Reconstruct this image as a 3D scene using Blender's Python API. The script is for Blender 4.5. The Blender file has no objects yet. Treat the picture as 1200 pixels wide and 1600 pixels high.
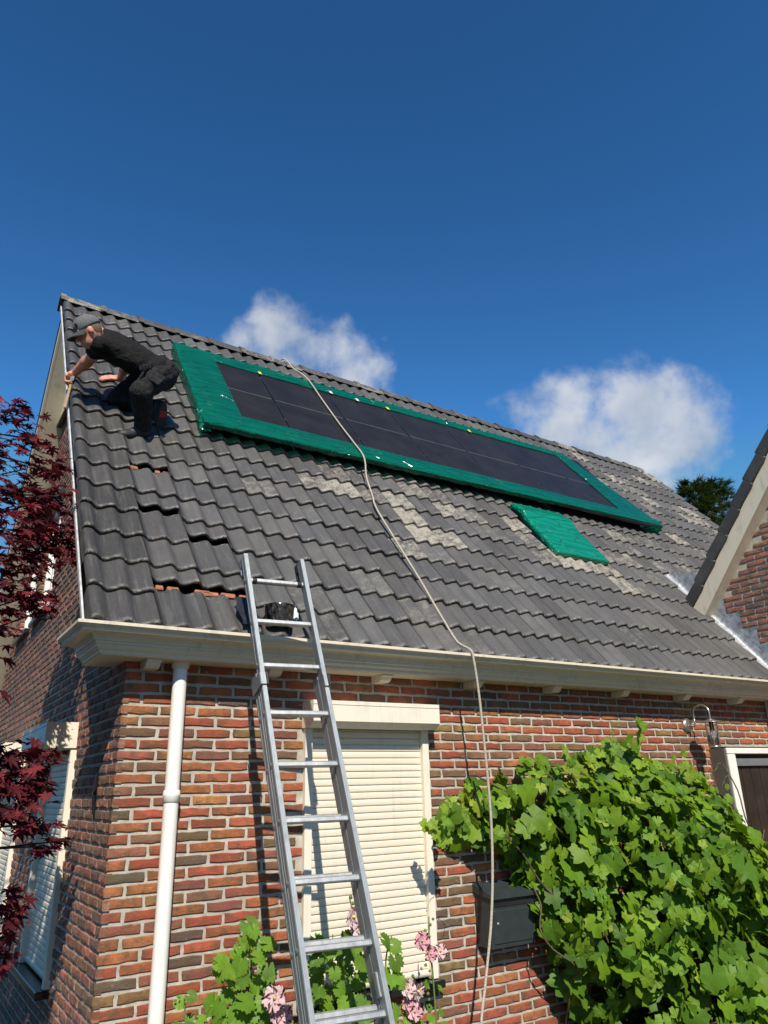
import bpy, math, random
import numpy as np
from mathutils import Vector, Matrix, noise as mnoise

scene = bpy.context.scene
RAD = math.radians

# ------------------------------------------------------------------ camera
CAM_POS = Vector((-1.0426, -4.3226, 1.60))
F_PX = 1151.15                       # focal length in pixels of a 1200 x 1600 picture
YAW, PITCH, ROLL = 0.57705, 0.35799, -0.02736
_fw = Vector((math.sin(YAW)*math.cos(PITCH), math.cos(YAW)*math.cos(PITCH), math.sin(PITCH)))
_r0 = Vector((math.cos(YAW), -math.sin(YAW), 0))
_u0 = _r0.cross(_fw)
_rt = _r0*math.cos(ROLL) + _u0*math.sin(ROLL)
_up = -_r0*math.sin(ROLL) + _u0*math.cos(ROLL)
cam_data = bpy.data.cameras.new('camera')
cam_data.sensor_fit = 'VERTICAL'
cam_data.sensor_height = 36.0
cam_data.lens = F_PX/1600*36.0
cam_data.clip_start = 0.05
cam_data.clip_end = 2000
cam = bpy.data.objects.new('camera', cam_data)
scene.collection.objects.link(cam)
M = Matrix((( _rt.x, _up.x, -_fw.x, CAM_POS.x), (_rt.y, _up.y, -_fw.y, CAM_POS.y), (_rt.z, _up.z, -_fw.z, CAM_POS.z), (0, 0, 0, 1)))
cam.matrix_world = M
scene.camera = cam

# ------------------------------------------------------------------ sun, sky, exposure
SUN_TRAVEL = Vector((0.40, 1.0, -0.99)).normalized()
to_sun = -SUN_TRAVEL
sun_data = bpy.data.lights.new('sun', 'SUN')
sun_data.energy = 5.0
sun_data.angle = RAD(0.5)
sun_data.color = (1.0, 0.92, 0.79)
sun = bpy.data.objects.new('sun', sun_data)
scene.collection.objects.link(sun)
sun.location = (-4, -10, 12)
sun.rotation_euler = SUN_TRAVEL.to_track_quat('-Z', 'Y').to_euler()

world = bpy.data.worlds.new('World')
scene.world = world
world.use_nodes = True
nt = world.node_tree
nt.nodes.clear()
def wn(t, **k):
    n = nt.nodes.new(t)
    for a, b in k.items(): setattr(n, a, b)
    return n
out = wn('ShaderNodeOutputWorld')
sky = wn('ShaderNodeTexSky', sky_type='NISHITA')
sky.sun_disc = False
sky.sun_elevation = math.asin(to_sun.z)
sky.sun_rotation = math.atan2(to_sun.x, to_sun.y)
sky.altitude = 0
sky.air_density = 1.0
sky.dust_density = 0.0
sky.ozone_density = 3.0
bg_sky = wn('ShaderNodeBackground')
bg_sky.inputs['Strength'].default_value = 0.064
hs = wn('ShaderNodeHueSaturation'); hs.inputs['Hue'].default_value = .486; hs.inputs['Saturation'].default_value = 1.12
gmn = wn('ShaderNodeGamma'); gmn.inputs[1].default_value = 1.6
skc = wn('ShaderNodeMix', data_type='RGBA', blend_type='DARKEN'); skc.inputs[0].default_value = 1.0
nt.links.new(sky.outputs[0], skc.inputs[6]); skc.inputs[7].default_value = (1.6, 2.45, 3.75, 1)      # cap on sky colour: no bright aureole, less fill from the sun side
nt.links.new(skc.outputs[2], hs.inputs['Color']); nt.links.new(hs.outputs[0], gmn.inputs[0]); nt.links.new(gmn.outputs[0], bg_sky.inputs['Color'])
bg_cloud = wn('ShaderNodeBackground')
tc = wn('ShaderNodeTexCoord')
# clouds: puffs in real directions, broken up by noise; (azimuth from +Y to +X, elevation, radius, weight)
def px_dir(x, y):
    return (_fw + _rt*((x-600)/F_PX) - _up*((y-800)/F_PX)).normalized()
PUFFS = [(px_dir(415, 508), .050, .85), (px_dir(445, 535), .070, 1.0), (px_dir(490, 560), .080, 1.0), (px_dir(545, 595), .080, .95), (px_dir(375, 545), .055, .65), (px_dir(455, 590), .08, 1.0),
         (px_dir(602, 545), .024, .5),
         (px_dir(890, 650), .085, .92), (px_dir(960, 632), .070, .95), (px_dir(1010, 660), .095, 1.0), (px_dir(1070, 680), .085, .9), (px_dir(980, 715), .10, 1.0), (px_dir(820, 655), .075, .75), (px_dir(1115, 690), .06, .6), (px_dir(775, 650), .05, .5)]
random.seed(5)
for az, el in ((-60, 14), (120, 15), (200, 18), (260, 16)):
    for j in range(2):
        a, e = RAD(az + random.uniform(-4, 4)), RAD(el + random.uniform(-2, 2))
        PUFFS.append((Vector((math.sin(a)*math.cos(e), math.cos(a)*math.cos(e), math.sin(e))), random.uniform(.05, .09), .9))
warp = wn('ShaderNodeTexNoise'); warp.inputs['Scale'].default_value = 9; warp.inputs['Detail'].default_value = 3
nt.links.new(tc.outputs['Generated'], warp.inputs['Vector'])
wsub = wn('ShaderNodeVectorMath', operation='MULTIPLY_ADD')
nt.links.new(warp.outputs['Color'], wsub.inputs[0]); wsub.inputs[1].default_value = (.09, .09, .09); wsub.inputs[2].default_value = (-.045, -.045, -.045)
wadd = wn('ShaderNodeVectorMath', operation='ADD')
nt.links.new(tc.outputs['Generated'], wadd.inputs[0]); nt.links.new(wsub.outputs[0], wadd.inputs[1])
acc = None
for d, r, w in PUFFS:
    dist = wn('ShaderNodeVectorMath', operation='DISTANCE')
    nt.links.new(wadd.outputs[0], dist.inputs[0]); dist.inputs[1].default_value = d
    mr = wn('ShaderNodeMapRange', interpolation_type='SMOOTHSTEP')
    nt.links.new(dist.outputs['Value'], mr.inputs['Value'])
    mr.inputs['From Min'].default_value = 0; mr.inputs['From Max'].default_value = r*1.25
    mr.inputs['To Min'].default_value = w; mr.inputs['To Max'].default_value = 0
    if acc is None: acc = mr.outputs[0]
    else:
        mx = wn('ShaderNodeMath', operation='SMOOTH_MAX'); mx.inputs[2].default_value = .15
        nt.links.new(acc, mx.inputs[0]); nt.links.new(mr.outputs[0], mx.inputs[1]); acc = mx.outputs[0]
fn = wn('ShaderNodeTexNoise'); fn.inputs['Scale'].default_value = 14; fn.inputs['Detail'].default_value = 6; fn.inputs['Roughness'].default_value = .58
nt.links.new(tc.outputs['Generated'], fn.inputs['Vector'])
fm = wn('ShaderNodeMath', operation='MULTIPLY_ADD'); nt.links.new(fn.outputs['Fac'], fm.inputs[0]); fm.inputs[1].default_value = 1.9; fm.inputs[2].default_value = -1.02
gate = wn('ShaderNodeMapRange', interpolation_type='SMOOTHSTEP'); nt.links.new(acc, gate.inputs['Value']); gate.inputs['From Min'].default_value = .02; gate.inputs['From Max'].default_value = .35
fs_ = wn('ShaderNodeMath', operation='ADD'); nt.links.new(acc, fs_.inputs[0]); nt.links.new(fm.outputs[0], fs_.inputs[1])
fa = wn('ShaderNodeMath', operation='MULTIPLY'); nt.links.new(fs_.outputs[0], fa.inputs[0]); nt.links.new(gate.outputs[0], fa.inputs[1])
fr = wn('ShaderNodeMapRange', interpolation_type='SMOOTHSTEP'); nt.links.new(fa.outputs[0], fr.inputs['Value'])
fr.inputs['From Min'].default_value = .12; fr.inputs['From Max'].default_value = .98; fr.inputs['To Max'].default_value = .88
# cloud tone: noise between blue-grey and white
cn = wn('ShaderNodeTexNoise'); cn.inputs['Scale'].default_value = 11; cn.inputs['Detail'].default_value = 4
nt.links.new(wadd.outputs[0], cn.inputs['Vector'])
cr_ = wn('ShaderNodeValToRGB'); nt.links.new(cn.outputs['Fac'], cr_.inputs[0])
cr_.color_ramp.elements[0].position = .32; cr_.color_ramp.elements[0].color = (.50, .58, .70, 1)
cr_.color_ramp.elements[1].position = .66; cr_.color_ramp.elements[1].color = (.88, .90, .94, 1)
nt.links.new(cr_.outputs[0], bg_cloud.inputs['Color']); bg_cloud.inputs['Strength'].default_value = .72
mixs = wn('ShaderNodeMixShader')
nt.links.new(fr.outputs[0], mixs.inputs[0]); nt.links.new(bg_sky.outputs[0], mixs.inputs[1]); nt.links.new(bg_cloud.outputs[0], mixs.inputs[2])
nt.links.new(mixs.outputs[0], out.inputs['Surface'])

vs = scene.view_settings
vs.view_transform = 'Standard'
vs.look = 'None'
vs.exposure = 0.25
vs.gamma = 1.0
vs.use_curve_mapping = False
scene.cycles.max_bounces = 6

# ------------------------------------------------------------------ helpers
def to_px(p):
    d = Vector(p) - CAM_POS
    z = d.dot(_fw)
    if z < .1: return (-9999, -9999, z)
    return (600 + F_PX*d.dot(_rt)/z, 800 - F_PX*d.dot(_up)/z, z)
def in_frame(p, m=10):
    x, y, z = to_px(p)
    return z > .1 and -m < x < 1200+m and -m < y < 1600+m

ROOT = scene.collection
def link(o): ROOT.objects.link(o); return o
def set_parent(o, parent):
    if parent is not None:
        o.parent = parent
        o.matrix_parent_inverse = parent_world(parent).inverted()
def parent_world(p): return p.matrix_basis.copy()      # every object's matrix_basis is also its world matrix
def thing(name, label, cat, loc=(0, 0, 0), group=None):
    o = bpy.data.objects.new(name, None)
    o.location = loc
    o.matrix_basis = Matrix.Translation(Vector(loc))
    o.empty_display_size = .1
    link(o)
    return tag(o, label, cat, group)
def tag(o, label=None, cat=None, group=None, kind=None):
    if label: o['label'] = label
    if cat: o['category'] = cat
    if group: o['group'] = group
    if kind: o['kind'] = kind
    return o

class MB:
    def __init__(s): s.v = []; s.f = []; s.sm = []
    def add(s, vs_, fs, smooth=False):
        b = len(s.v)
        s.v += [tuple(p) for p in vs_]
        s.f += [tuple(i+b for i in f) for f in fs]
        s.sm += [smooth]*len(fs)
        return s
    def box(s, x0, x1, y0, y1, z0, z1):
        x0, x1 = min(x0, x1), max(x0, x1); y0, y1 = min(y0, y1), max(y0, y1); z0, z1 = min(z0, z1), max(z0, z1)
        return s.add([(x0, y0, z0), (x1, y0, z0), (x1, y1, z0), (x0, y1, z0), (x0, y0, z1), (x1, y0, z1), (x1, y1, z1), (x0, y1, z1)],
                     [(0, 3, 2, 1), (4, 5, 6, 7), (0, 1, 5, 4), (1, 2, 6, 5), (2, 3, 7, 6), (3, 0, 4, 7)])
    def bbox(s, x0, x1, y0, y1, z0, z1, b=.004):
        """box with chamfered edges"""
        x0, x1 = min(x0, x1), max(x0, x1); y0, y1 = min(y0, y1), max(y0, y1); z0, z1 = min(z0, z1), max(z0, z1)
        b = min(b, (x1-x0)*.3, (y1-y0)*.3, (z1-z0)*.3)
        return s.obox(Vector(((x0+x1)/2, (y0+y1)/2, (z0+z1)/2)), Vector((1, 0, 0)), Vector((0, 1, 0)), Vector((0, 0, 1)), (x1-x0)/2, (y1-y0)/2, (z1-z0)/2, b)
    def obox(s, c, ax, ay, az, hx, hy, hz, b=.003):
        c = Vector(c); idx = {}; V = []
        for sx in (-1, 1):
            for sy in (-1, 1):
                for sz in (-1, 1):
                    for k in range(3):
                        h = [hx, hy, hz]
                        h[k] = h[k]
                        g = [hx-b, hy-b, hz-b]; g[k] = h[k]
                        idx[(sx, sy, sz, k)] = len(V)
                        V.append(c + ax*(sx*g[0]) + ay*(sy*g[1]) + az*(sz*g[2]))
        F = []
        def q(*k): F.append(tuple(idx[i] for i in k))
        for sg in (-1, 1):
            q((sg,-1,-1,0), (sg,1,-1,0), (sg,1,1,0), (sg,-1,1,0))
            q((-1,sg,-1,1), (-1,sg,1,1), (1,sg,1,1), (1,sg,-1,1))
            q((-1,-1,sg,2), (1,-1,sg,2), (1,1,sg,2), (-1,1,sg,2))
        for a in (-1, 1):
            for d in (-1, 1):
                q((a,d,-1,0), (a,d,1,0), (a,d,1,1), (a,d,-1,1))
                q((a,-1,d,0), (a,1,d,0), (a,1,d,2), (a,-1,d,2))
                q((-1,a,d,1), (1,a,d,1), (1,a,d,2), (-1,a,d,2))
                for e in (-1, 1): q((a,d,e,0), (a,d,e,1), (a,d,e,2))
        # orient outward
        out_f = []
        for f in F:
            n = Vector((0, 0, 0)); m = Vector((0, 0, 0))
            for i in range(len(f)):
                n += V[f[i]].cross(V[f[(i+1) % len(f)]]); m += V[f[i]]
            m = m/len(f)
            nn = (V[f[1]]-V[f[0]]).cross(V[f[2]]-V[f[0]])
            out_f.append(f if nn.dot(m-c) > 0 else f[::-1])
        return s.add(V, out_f)
    def tube(s, pts, r, seg=8, cap=True, smooth=True):
        pts = [Vector(p) for p in pts]; n = len(pts)
        rr = r if isinstance(r, (list, tuple)) else [r]*n
        t0 = (pts[1]-pts[0]).normalized()
        a = Vector((0, 0, 1)) if abs(t0.z) < .9 else Vector((1, 0, 0))
        u = t0.cross(a).normalized()
        V = []; F = []
        for i in range(n):
            t = (pts[min(i+1, n-1)] - pts[max(i-1, 0)]).normalized()
            u = (u - t*u.dot(t)).normalized(); w = t.cross(u)
            for k in range(seg):
                an = 2*math.pi*k/seg
                V.append(pts[i] + (u*math.cos(an) + w*math.sin(an))*rr[i])
        for i in range(n-1):
            for k in range(seg):
                F.append((i*seg+k, i*seg+(k+1) % seg, (i+1)*seg+(k+1) % seg, (i+1)*seg+k))
        s.add(V, F, smooth)
        if cap:
            s.add(V[:seg], [tuple(range(seg))[::-1]]); s.add(V[-seg:], [tuple(range(seg))])
        return s
    def lathe(s, c, prof, seg=20, ax=None, smooth=True):
        """profile of (radius, height) about axis ax through c"""
        c = Vector(c); ax = Vector(ax or (0, 0, 1)).normalized()
        u = ax.orthogonal().normalized(); w = ax.cross(u)
        V = []; F = []
        for r, h in prof:
            for k in range(seg):
                a = 2*math.pi*k/seg
                V.append(c + ax*h + (u*math.cos(a) + w*math.sin(a))*r)
        for i in range(len(prof)-1):
            for k in range(seg):
                F.append((i*seg+k, i*seg+(k+1) % seg, (i+1)*seg+(k+1) % seg, (i+1)*seg+k))
        return s.add(V, F, smooth)
    def grid(s, fn, nu, nv, smooth=True):
        V = [fn(i/nu, j/nv) for j in range(nv+1) for i in range(nu+1)]
        F = [(j*(nu+1)+i, j*(nu+1)+i+1, (j+1)*(nu+1)+i+1, (j+1)*(nu+1)+i) for j in range(nv) for i in range(nu)]
        return s.add(V, F, smooth)
    def prism(s, poly, d):
        """polygon (list of 3D points) extruded by vector d"""
        n = len(poly); d = Vector(d); P = [Vector(p) for p in poly]
        return s.add(P + [p+d for p in P], [tuple(range(n)), tuple(range(2*n-1, n-1, -1))] + [(i, i+n, (i+1) % n+n, (i+1) % n) for i in range(n)])
    def mesh(s, name):
        me = bpy.data.meshes.new(name)
        me.from_pydata(s.v, [], s.f)
        me.polygons.foreach_set('use_smooth', s.sm)
        me.update()
        return me
    def build(s, name, mat, parent=None):
        return mk(name, s.mesh(name), mat, parent)
def mk(name, me, mat, parent=None, mw=None, color=None):
    o = bpy.data.objects.new(name, me)
    if mat is not None and not me.materials: me.materials.append(mat)
    if mw is not None: o.matrix_basis = mw
    if color is not None: o.color = color
    link(o)
    set_parent(o, parent)
    return o
def np_mesh(name, V, F, smooth=False, col=None):
    """V (n,3), F (m,k) arrays of equal-size faces"""
    me = bpy.data.meshes.new(name)
    V = np.asarray(V, dtype=np.float32); F = np.asarray(F, dtype=np.int32)
    k = F.shape[1]
    me.vertices.add(len(V)); me.vertices.foreach_set('co', V.ravel())
    me.loops.add(F.size); me.loops.foreach_set('vertex_index', F.ravel())
    me.polygons.add(len(F))
    me.polygons.foreach_set('loop_start', np.arange(0, F.size, k, dtype=np.int32))
    me.polygons.foreach_set('loop_total', np.full(len(F), k, dtype=np.int32))
    me.polygons.foreach_set('use_smooth', np.full(len(F), smooth))
    if col is not None:
        at = me.color_attributes.new('tint', 'FLOAT_COLOR', 'POINT')
        at.data.foreach_set('color', np.asarray(col, dtype=np.float32).ravel())
    me.update(calc_edges=True); me.validate()
    return me
def join_pieces(name, items):
    """items: (mesh, matrix, colour) -> one triangulated mesh with the tint attribute"""
    cache = {}; VV = []; FF = []; CC = []; EE = []; b = 0
    for me, mw, col in items:
        if me.name not in cache:
            me.calc_loop_triangles()
            v = np.empty(len(me.vertices)*3, np.float32); me.vertices.foreach_get('co', v)
            t = np.empty(len(me.loop_triangles)*3, np.int32); me.loop_triangles.foreach_get('vertices', t)
            ed = np.zeros(len(me.vertices), np.float32)
            if 'edge' in me.attributes: me.attributes['edge'].data.foreach_get('value', ed)
            cache[me.name] = (v.reshape(-1, 3), t.reshape(-1, 3), ed)
        v, t, ed = cache[me.name]
        EE.append(ed)
        m = np.array(mw, dtype=np.float32)
        VV.append(v @ m[:3, :3].T + m[:3, 3]); FF.append(t + b); b += len(v)
        CC.append(np.tile(np.array(col, np.float32), (len(v), 1)))
    out_ = np_mesh(name, np.vstack(VV), np.vstack(FF), False, np.vstack(CC))
    ee = np.concatenate(EE)
    if ee.any(): out_.attributes.new('edge', 'FLOAT', 'POINT').data.foreach_set('value', ee)
    return out_

# ------------------------------------------------------------------ materials
def new_mat(name):
    m = bpy.data.materials.new(name); m.use_nodes = True
    n = m.node_tree; n.nodes.clear()
    o = n.nodes.new('ShaderNodeOutputMaterial'); b = n.nodes.new('ShaderNodeBsdfPrincipled')
    n.links.new(b.outputs[0], o.inputs['Surface'])
    return m, n, b, o
def N(n, t, ins=None, **k):
    d = n.nodes.new(t)
    for a, v in k.items(): setattr(d, a, v)
    for a, v in (ins or {}).items():
        if isinstance(v, bpy.types.NodeSocket): n.links.new(v, d.inputs[a])
        else: d.inputs[a].default_value = v
    return d
def ramp(n, fac, stops):
    r = n.nodes.new('ShaderNodeValToRGB'); n.links.new(fac, r.inputs[0])
    e = r.color_ramp.elements
    while len(e) < len(stops): e.new(.5)
    for i, (p, c) in enumerate(stops):
        e[i].position = p; e[i].color = (*c, 1) if len(c) == 3 else c
    return r.outputs[0]
def mixc(n, fac, a, b, mode='MIX'):
    d = n.nodes.new('ShaderNodeMix'); d.data_type = 'RGBA'; d.blend_type = mode
    for s_, v in ((0, fac), (6, a), (7, b)):
        if isinstance(v, bpy.types.NodeSocket): n.links.new(v, d.inputs[s_])
        else: d.inputs[s_].default_value = v if s_ == 0 else ((*v, 1) if len(v) == 3 else v)
    return d.outputs[2]
def pos_noise(n, scale, detail=4, rough=.55, vec=None):
    g = n.nodes.new('ShaderNodeNewGeometry')
    return N(n, 'ShaderNodeTexNoise', {'Vector': vec or g.outputs['Position'], 'Scale': scale, 'Detail': detail, 'Roughness': rough}).outputs['Fac']
def bump(n, b, h, strength=.3, dist=.01):
    d = N(n, 'ShaderNodeBump', {'Height': h, 'Strength': strength, 'Distance': dist})
    n.links.new(d.outputs[0], b.inputs['Normal'])
def tint_source(n, src):
    if src == 'object': return n.nodes.new('ShaderNodeObjectInfo').outputs['Color']
    a = n.nodes.new('ShaderNodeAttribute'); a.attribute_name = 'tint'
    return a.outputs['Color']
def plain(name, col, rough=.6, metal=0., var=.12, nscale=8, bstr=.0, bscale=60, spec=.5, coat=0., bdist=.004):
    m, n, b, o = new_mat(name)
    f = pos_noise(n, nscale, 5)
    dark = tuple(c*(1-var*1.6) for c in col); lite = tuple(min(1, c*(1+var)) for c in col)
    n.links.new(ramp(n, f, [(.3, dark), (.7, lite)]), b.inputs['Base Color'])
    b.inputs['Roughness'].default_value = rough; b.inputs['Metallic'].default_value = metal
    b.inputs['Specular IOR Level'].default_value = spec
    if coat: b.inputs['Coat Weight'].default_value = coat
    if bstr: bump(n, b, pos_noise(n, bscale, 4), bstr, bdist)
    return m

def brick_mat(name, src):
    m, n, b, o = new_mat(name)
    c = tint_source(n, src)
    g = n.nodes.new('ShaderNodeNewGeometry')
    big = pos_noise(n, 16, 2, .6)
    fine = pos_noise(n, 130, 3, .65)
    ea = n.nodes.new('ShaderNodeAttribute'); ea.attribute_name = 'edge'
    smoke = N(n, 'ShaderNodeMath', {0: ramp(n, big, [(.32, (.75,)*3), (.52, (0,)*3)]), 1: N(n, 'ShaderNodeMath', {0: ea.outputs['Fac'], 1: ramp(n, pos_noise(n, 7, 1), [(.42, (.1,)*3), (.62, (.85,)*3)])}, operation='MULTIPLY').outputs[0]}, operation='MAXIMUM').outputs[0]
    c2 = mixc(n, smoke, c, (.12, .075, .045))       # smoky firing marks, mostly towards the ends
    c3 = mixc(n, ramp(n, fine, [(.3, (.55,)*3), (.55, (0,)*3)]), c2, mixc(n, .5, c2, (.05, .03, .02)))
    lime = ramp(n, pos_noise(n, 26, 4, .75), [(.60, (0,)*3), (.74, (.5,)*3)])
    c4 = mixc(n, lime, c3, (.45, .38, .32))
    n.links.new(c4, b.inputs['Base Color'])
    b.inputs['Roughness'].default_value = .92; b.inputs['Specular IOR Level'].default_value = .25
    bump(n, b, pos_noise(n, 60, 5, .75), .8, .007)
    return m
BRICK = brick_mat('brick_piece', 'object'); BRICK_S = brick_mat('brick_joined', 'attr')

m_, n_, b_, o_ = new_mat('mortar')
n_.links.new(mixc(n_, ramp(n_, pos_noise(n_, 1.8, 3, .6), [(.40, (.45,)*3), (.62, (0,)*3)]), ramp(n_, pos_noise(n_, 20, 3, .7), [(.3, (.36, .33, .28)), (.7, (.58, .54, .465))]), (.30, .27, .22)), b_.inputs['Base Color'])
b_.inputs['Roughness'].default_value = .95; b_.inputs['Specular IOR Level'].default_value = .2
bump(n_, b_, pos_noise(n_, 160, 3, .7), .6, .004)
MORTAR = m_

def tile_mat(name, src):
    """tint: R tone, G lichen amount, B hue/wetness"""
    m, n, b, o = new_mat(name)
    c = tint_source(n, src)
    sp = N(n, 'ShaderNodeSeparateColor', {'Color': c})
    tone, lich, hue = sp.outputs[0], sp.outputs[1], sp.outputs[2]
    base = mixc(n, hue, (.072, .072, .074), (.082, .077, .074))
    base = mixc(n, 1.0, base, N(n, 'ShaderNodeCombineColor', {0: tone, 1: tone, 2: tone}).outputs[0], 'MULTIPLY')
    big = pos_noise(n, 5, 3, .6)
    base = mixc(n, ramp(n, big, [(.35, (.35,)*3), (.65, (0,)*3)]), base, (.056, .054, .054))
    gg = n.nodes.new('ShaderNodeNewGeometry')
    stv = N(n, 'ShaderNodeMapping', {'Vector': gg.outputs['Position'], 'Scale': (42, 3.2, 3.2)})
    base = mixc(n, ramp(n, pos_noise(n, 1.0, 3, .6, stv.outputs[0]), [(.50, (0,)*3), (.78, (.35,)*3)]), base, (.17, .165, .155))     # rain streaks down the slope
    speck = ramp(n, pos_noise(n, 240, 1, .5), [(.62, (0,)*3), (.70, (.5,)*3)])
    base = mixc(n, speck, base, (.23, .22, .21))
    # lichen: patchy, pale grey-beige
    ln = N(n, 'ShaderNodeMath', {0: N(n, 'ShaderNodeMath', {0: pos_noise(n, 11, 5, .85), 1: 2.2}, operation='MULTIPLY').outputs[0], 1: lich}, operation='ADD').outputs[0]
    lm = ramp(n, N(n, 'ShaderNodeMath', {0: ln, 1: .55}, operation='MULTIPLY').outputs[0], [(.70, (0,)*3), (.92, (.85,)*3)])
    lm = N(n, 'ShaderNodeMath', {0: lm, 1: ramp(n, lich, [(.10, (0,)*3), (.34, (1,)*3)])}, operation='MULTIPLY').outputs[0]
    base = mixc(n, lm, base, mixc(n, pos_noise(n, 60, 3), (.24, .22, .18), (.46, .42, .34)))
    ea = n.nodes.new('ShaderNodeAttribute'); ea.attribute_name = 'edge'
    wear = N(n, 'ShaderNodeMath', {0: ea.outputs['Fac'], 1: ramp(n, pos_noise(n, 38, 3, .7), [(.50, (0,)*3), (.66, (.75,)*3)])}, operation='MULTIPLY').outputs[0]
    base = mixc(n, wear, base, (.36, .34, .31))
    n.links.new(base, b.inputs['Base Color'])
    n.links.new(ramp(n, big, [(.3, (.48,)*3), (.7, (.66,)*3)]), b.inputs['Roughness'])
    b.inputs['Specular IOR Level'].default_value = .4
    bump(n, b, N(n, 'ShaderNodeMath', {0: pos_noise(n, 300, 1), 1: N(n, 'ShaderNodeMath', {0: lm, 1: .5}, operation='MULTIPLY').outputs[0]}, operation='ADD').outputs[0], .25, .003)
    return m
TILE = tile_mat('tile_piece', 'object'); TILE_S = tile_mat('tile_joined', 'attr')

def leaf_mat(name, src, rough=.5, transl=.24, tr_gain=(1.7, 1.6, .4), spec=.22):
    m, n, b, o = new_mat(name)
    c = tint_source(n, src)
    v = pos_noise(n, 30, 3)
    col = mixc(n, ramp(n, v, [(.3, (.35,)*3), (.7, (0,)*3)]), c, mixc(n, .5, c, (.01, .02, .005)))
    n.links.new(col, b.inputs['Base Color'])
    b.inputs['Roughness'].default_value = rough; b.inputs['Specular IOR Level'].default_value = spec
    bump(n, b, pos_noise(n, 70, 3), .25, .006)
    t = n.nodes.new('ShaderNodeBsdfTranslucent')
    tcol = mixc(n, 1.0, c, tr_gain, 'MULTIPLY')
    n.links.new(tcol, t.inputs['Color'])
    mx = n.nodes.new('ShaderNodeMixShader'); mx.inputs[0].default_value = transl
    n.links.new(b.outputs[0], mx.inputs[1]); n.links.new(t.outputs[0], mx.inputs[2])
    n.links.new(mx.outputs[0], o.inputs['Surface'])
    return m
LEAF = leaf_mat('leaf_piece', 'object'); LEAF_S = leaf_mat('leaf_joined', 'attr')
RED = leaf_mat('red_leaf_piece', 'object', .5, .25, (1.6, .8, .8), .15); RED_S = leaf_mat('red_leaf_joined', 'attr', .5, .25, (1.6, .8, .8), .15)
PETAL = leaf_mat('petal', 'object', .6, .35, (1.1, .9, .95))

def weathered(name, col, rough, dirt=(.20, .185, .14), amount=.42):
    m, n, b, o = new_mat(name)
    g = n.nodes.new('ShaderNodeNewGeometry')
    mp = N(n, 'ShaderNodeMapping', {'Vector': g.outputs['Position'], 'Scale': (26, 26, 2.2)})
    f = N(n, 'ShaderNodeMath', {0: pos_noise(n, 1.0, 4, .65, mp.outputs[0]), 1: pos_noise(n, 4, 3, .6)}, operation='MULTIPLY').outputs[0]
    c = mixc(n, ramp(n, f, [(.27, (0,)*3), (.50, (amount,)*3)]), col, dirt)
    c = mixc(n, ramp(n, pos_noise(n, 90, 3, .7), [(.62, (0,)*3), (.74, (amount*.6,)*3)]), c, dirt)
    n.links.new(c, b.inputs['Base Color'])
    n.links.new(ramp(n, f, [(.2, (rough,)*3), (.5, (min(1, rough*1.6),)*3)]), b.inputs['Roughness'])
    bump(n, b, pos_noise(n, 50, 3), .06, .004)
    return m
IVORY = weathered('ivory_paint', (.69, .615, .485), .36)
SHUTTER = weathered('cream_shutter', (.74, .665, .535), .42, (.30, .26, .19), .30)
SHUTTER_BOX = weathered('cream_box', (.76, .70, .59), .4, (.33, .29, .22), .28)
PVC = weathered('white_pipe', (.80, .785, .75), .32, (.42, .40, .34), .28)
def metal_mat(name, col, rough, var, met=.85):
    m, n, b, o = new_mat(name)
    g = n.nodes.new('ShaderNodeNewGeometry')
    mp = N(n, 'ShaderNodeMapping', {'Vector': g.outputs['Position'], 'Scale': (30, 30, 4)})
    f = pos_noise(n, 1.0, 6, .7, mp.outputs[0])
    n.links.new(ramp(n, f, [(.3, tuple(c*(1-var) for c in col)), (.7, col)]), b.inputs['Base Color'])
    n.links.new(ramp(n, pos_noise(n, 12, 5, .7), [(.3, (rough*.75,)*3), (.7, (min(1, rough*1.35),)*3)]), b.inputs['Roughness'])
    b.inputs['Metallic'].default_value = met
    return m
ALU = metal_mat('weathered_aluminium', (.36, .39, .41), .55, .25, .7)
ALU_RUNG = metal_mat('worn_rung_aluminium', (.50, .51, .51), .48, .35, .7)
STEEL = metal_mat('galvanised_steel', (.55, .56, .57), .4, .3)
LAMP_STEEL = metal_mat('lamp_steel', (.55, .52, .48), .3, .25)
BLACK = plain('black_plastic', (.018, .018, .02), .45, var=.2)
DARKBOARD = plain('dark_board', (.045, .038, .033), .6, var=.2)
SILL = plain('black_sill', (.012, .012, .013), .25, var=.2)
LEAD = plain('grey_lead', (.34, .37, .41), .42, metal=.25, var=.35, nscale=14, bstr=.7, bscale=45)
STRIP = plain('verge_strip_metal', (.52, .53, .54), .5, var=.2, nscale=20)
UNDERLAY = plain('roof_underlay', (.012, .011, .010), .9, var=.3)
TIMBER = plain('timber', (.40, .24, .11), .65, var=.25, nscale=25, bstr=.3)
ORANGE = plain('orange_brick', (.36, .14, .075), .9, var=.3, nscale=30, bstr=.6)

# ================================================================== the setting
def ground_mat():
    m, n, b, o = new_mat('ground')
    n.links.new(ramp(n, pos_noise(n, 3, 8, .7), [(.3, (.03, .045, .015)), (.55, (.05, .06, .025)), (.75, (.085, .08, .06))]), b.inputs['Base Color'])
    b.inputs['Roughness'].default_value = .95
    bump(n, b, pos_noise(n, 40, 6, .7), .8, .02)
    return m
g = MB(); g.grid(lambda u, v: ((u-.5)*600, (v-.5)*600, 0), 12, 12, False)
tag(g.build('ground', ground_mat()), kind='structure')
pv = MB(); pv.box(-.6, 9, -3.2, -.9, -.05, .03)
tag(pv.build('path', plain('path_paving', (.115, .105, .095), .9, var=.25, nscale=6, bstr=.5)), kind='structure')

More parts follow.
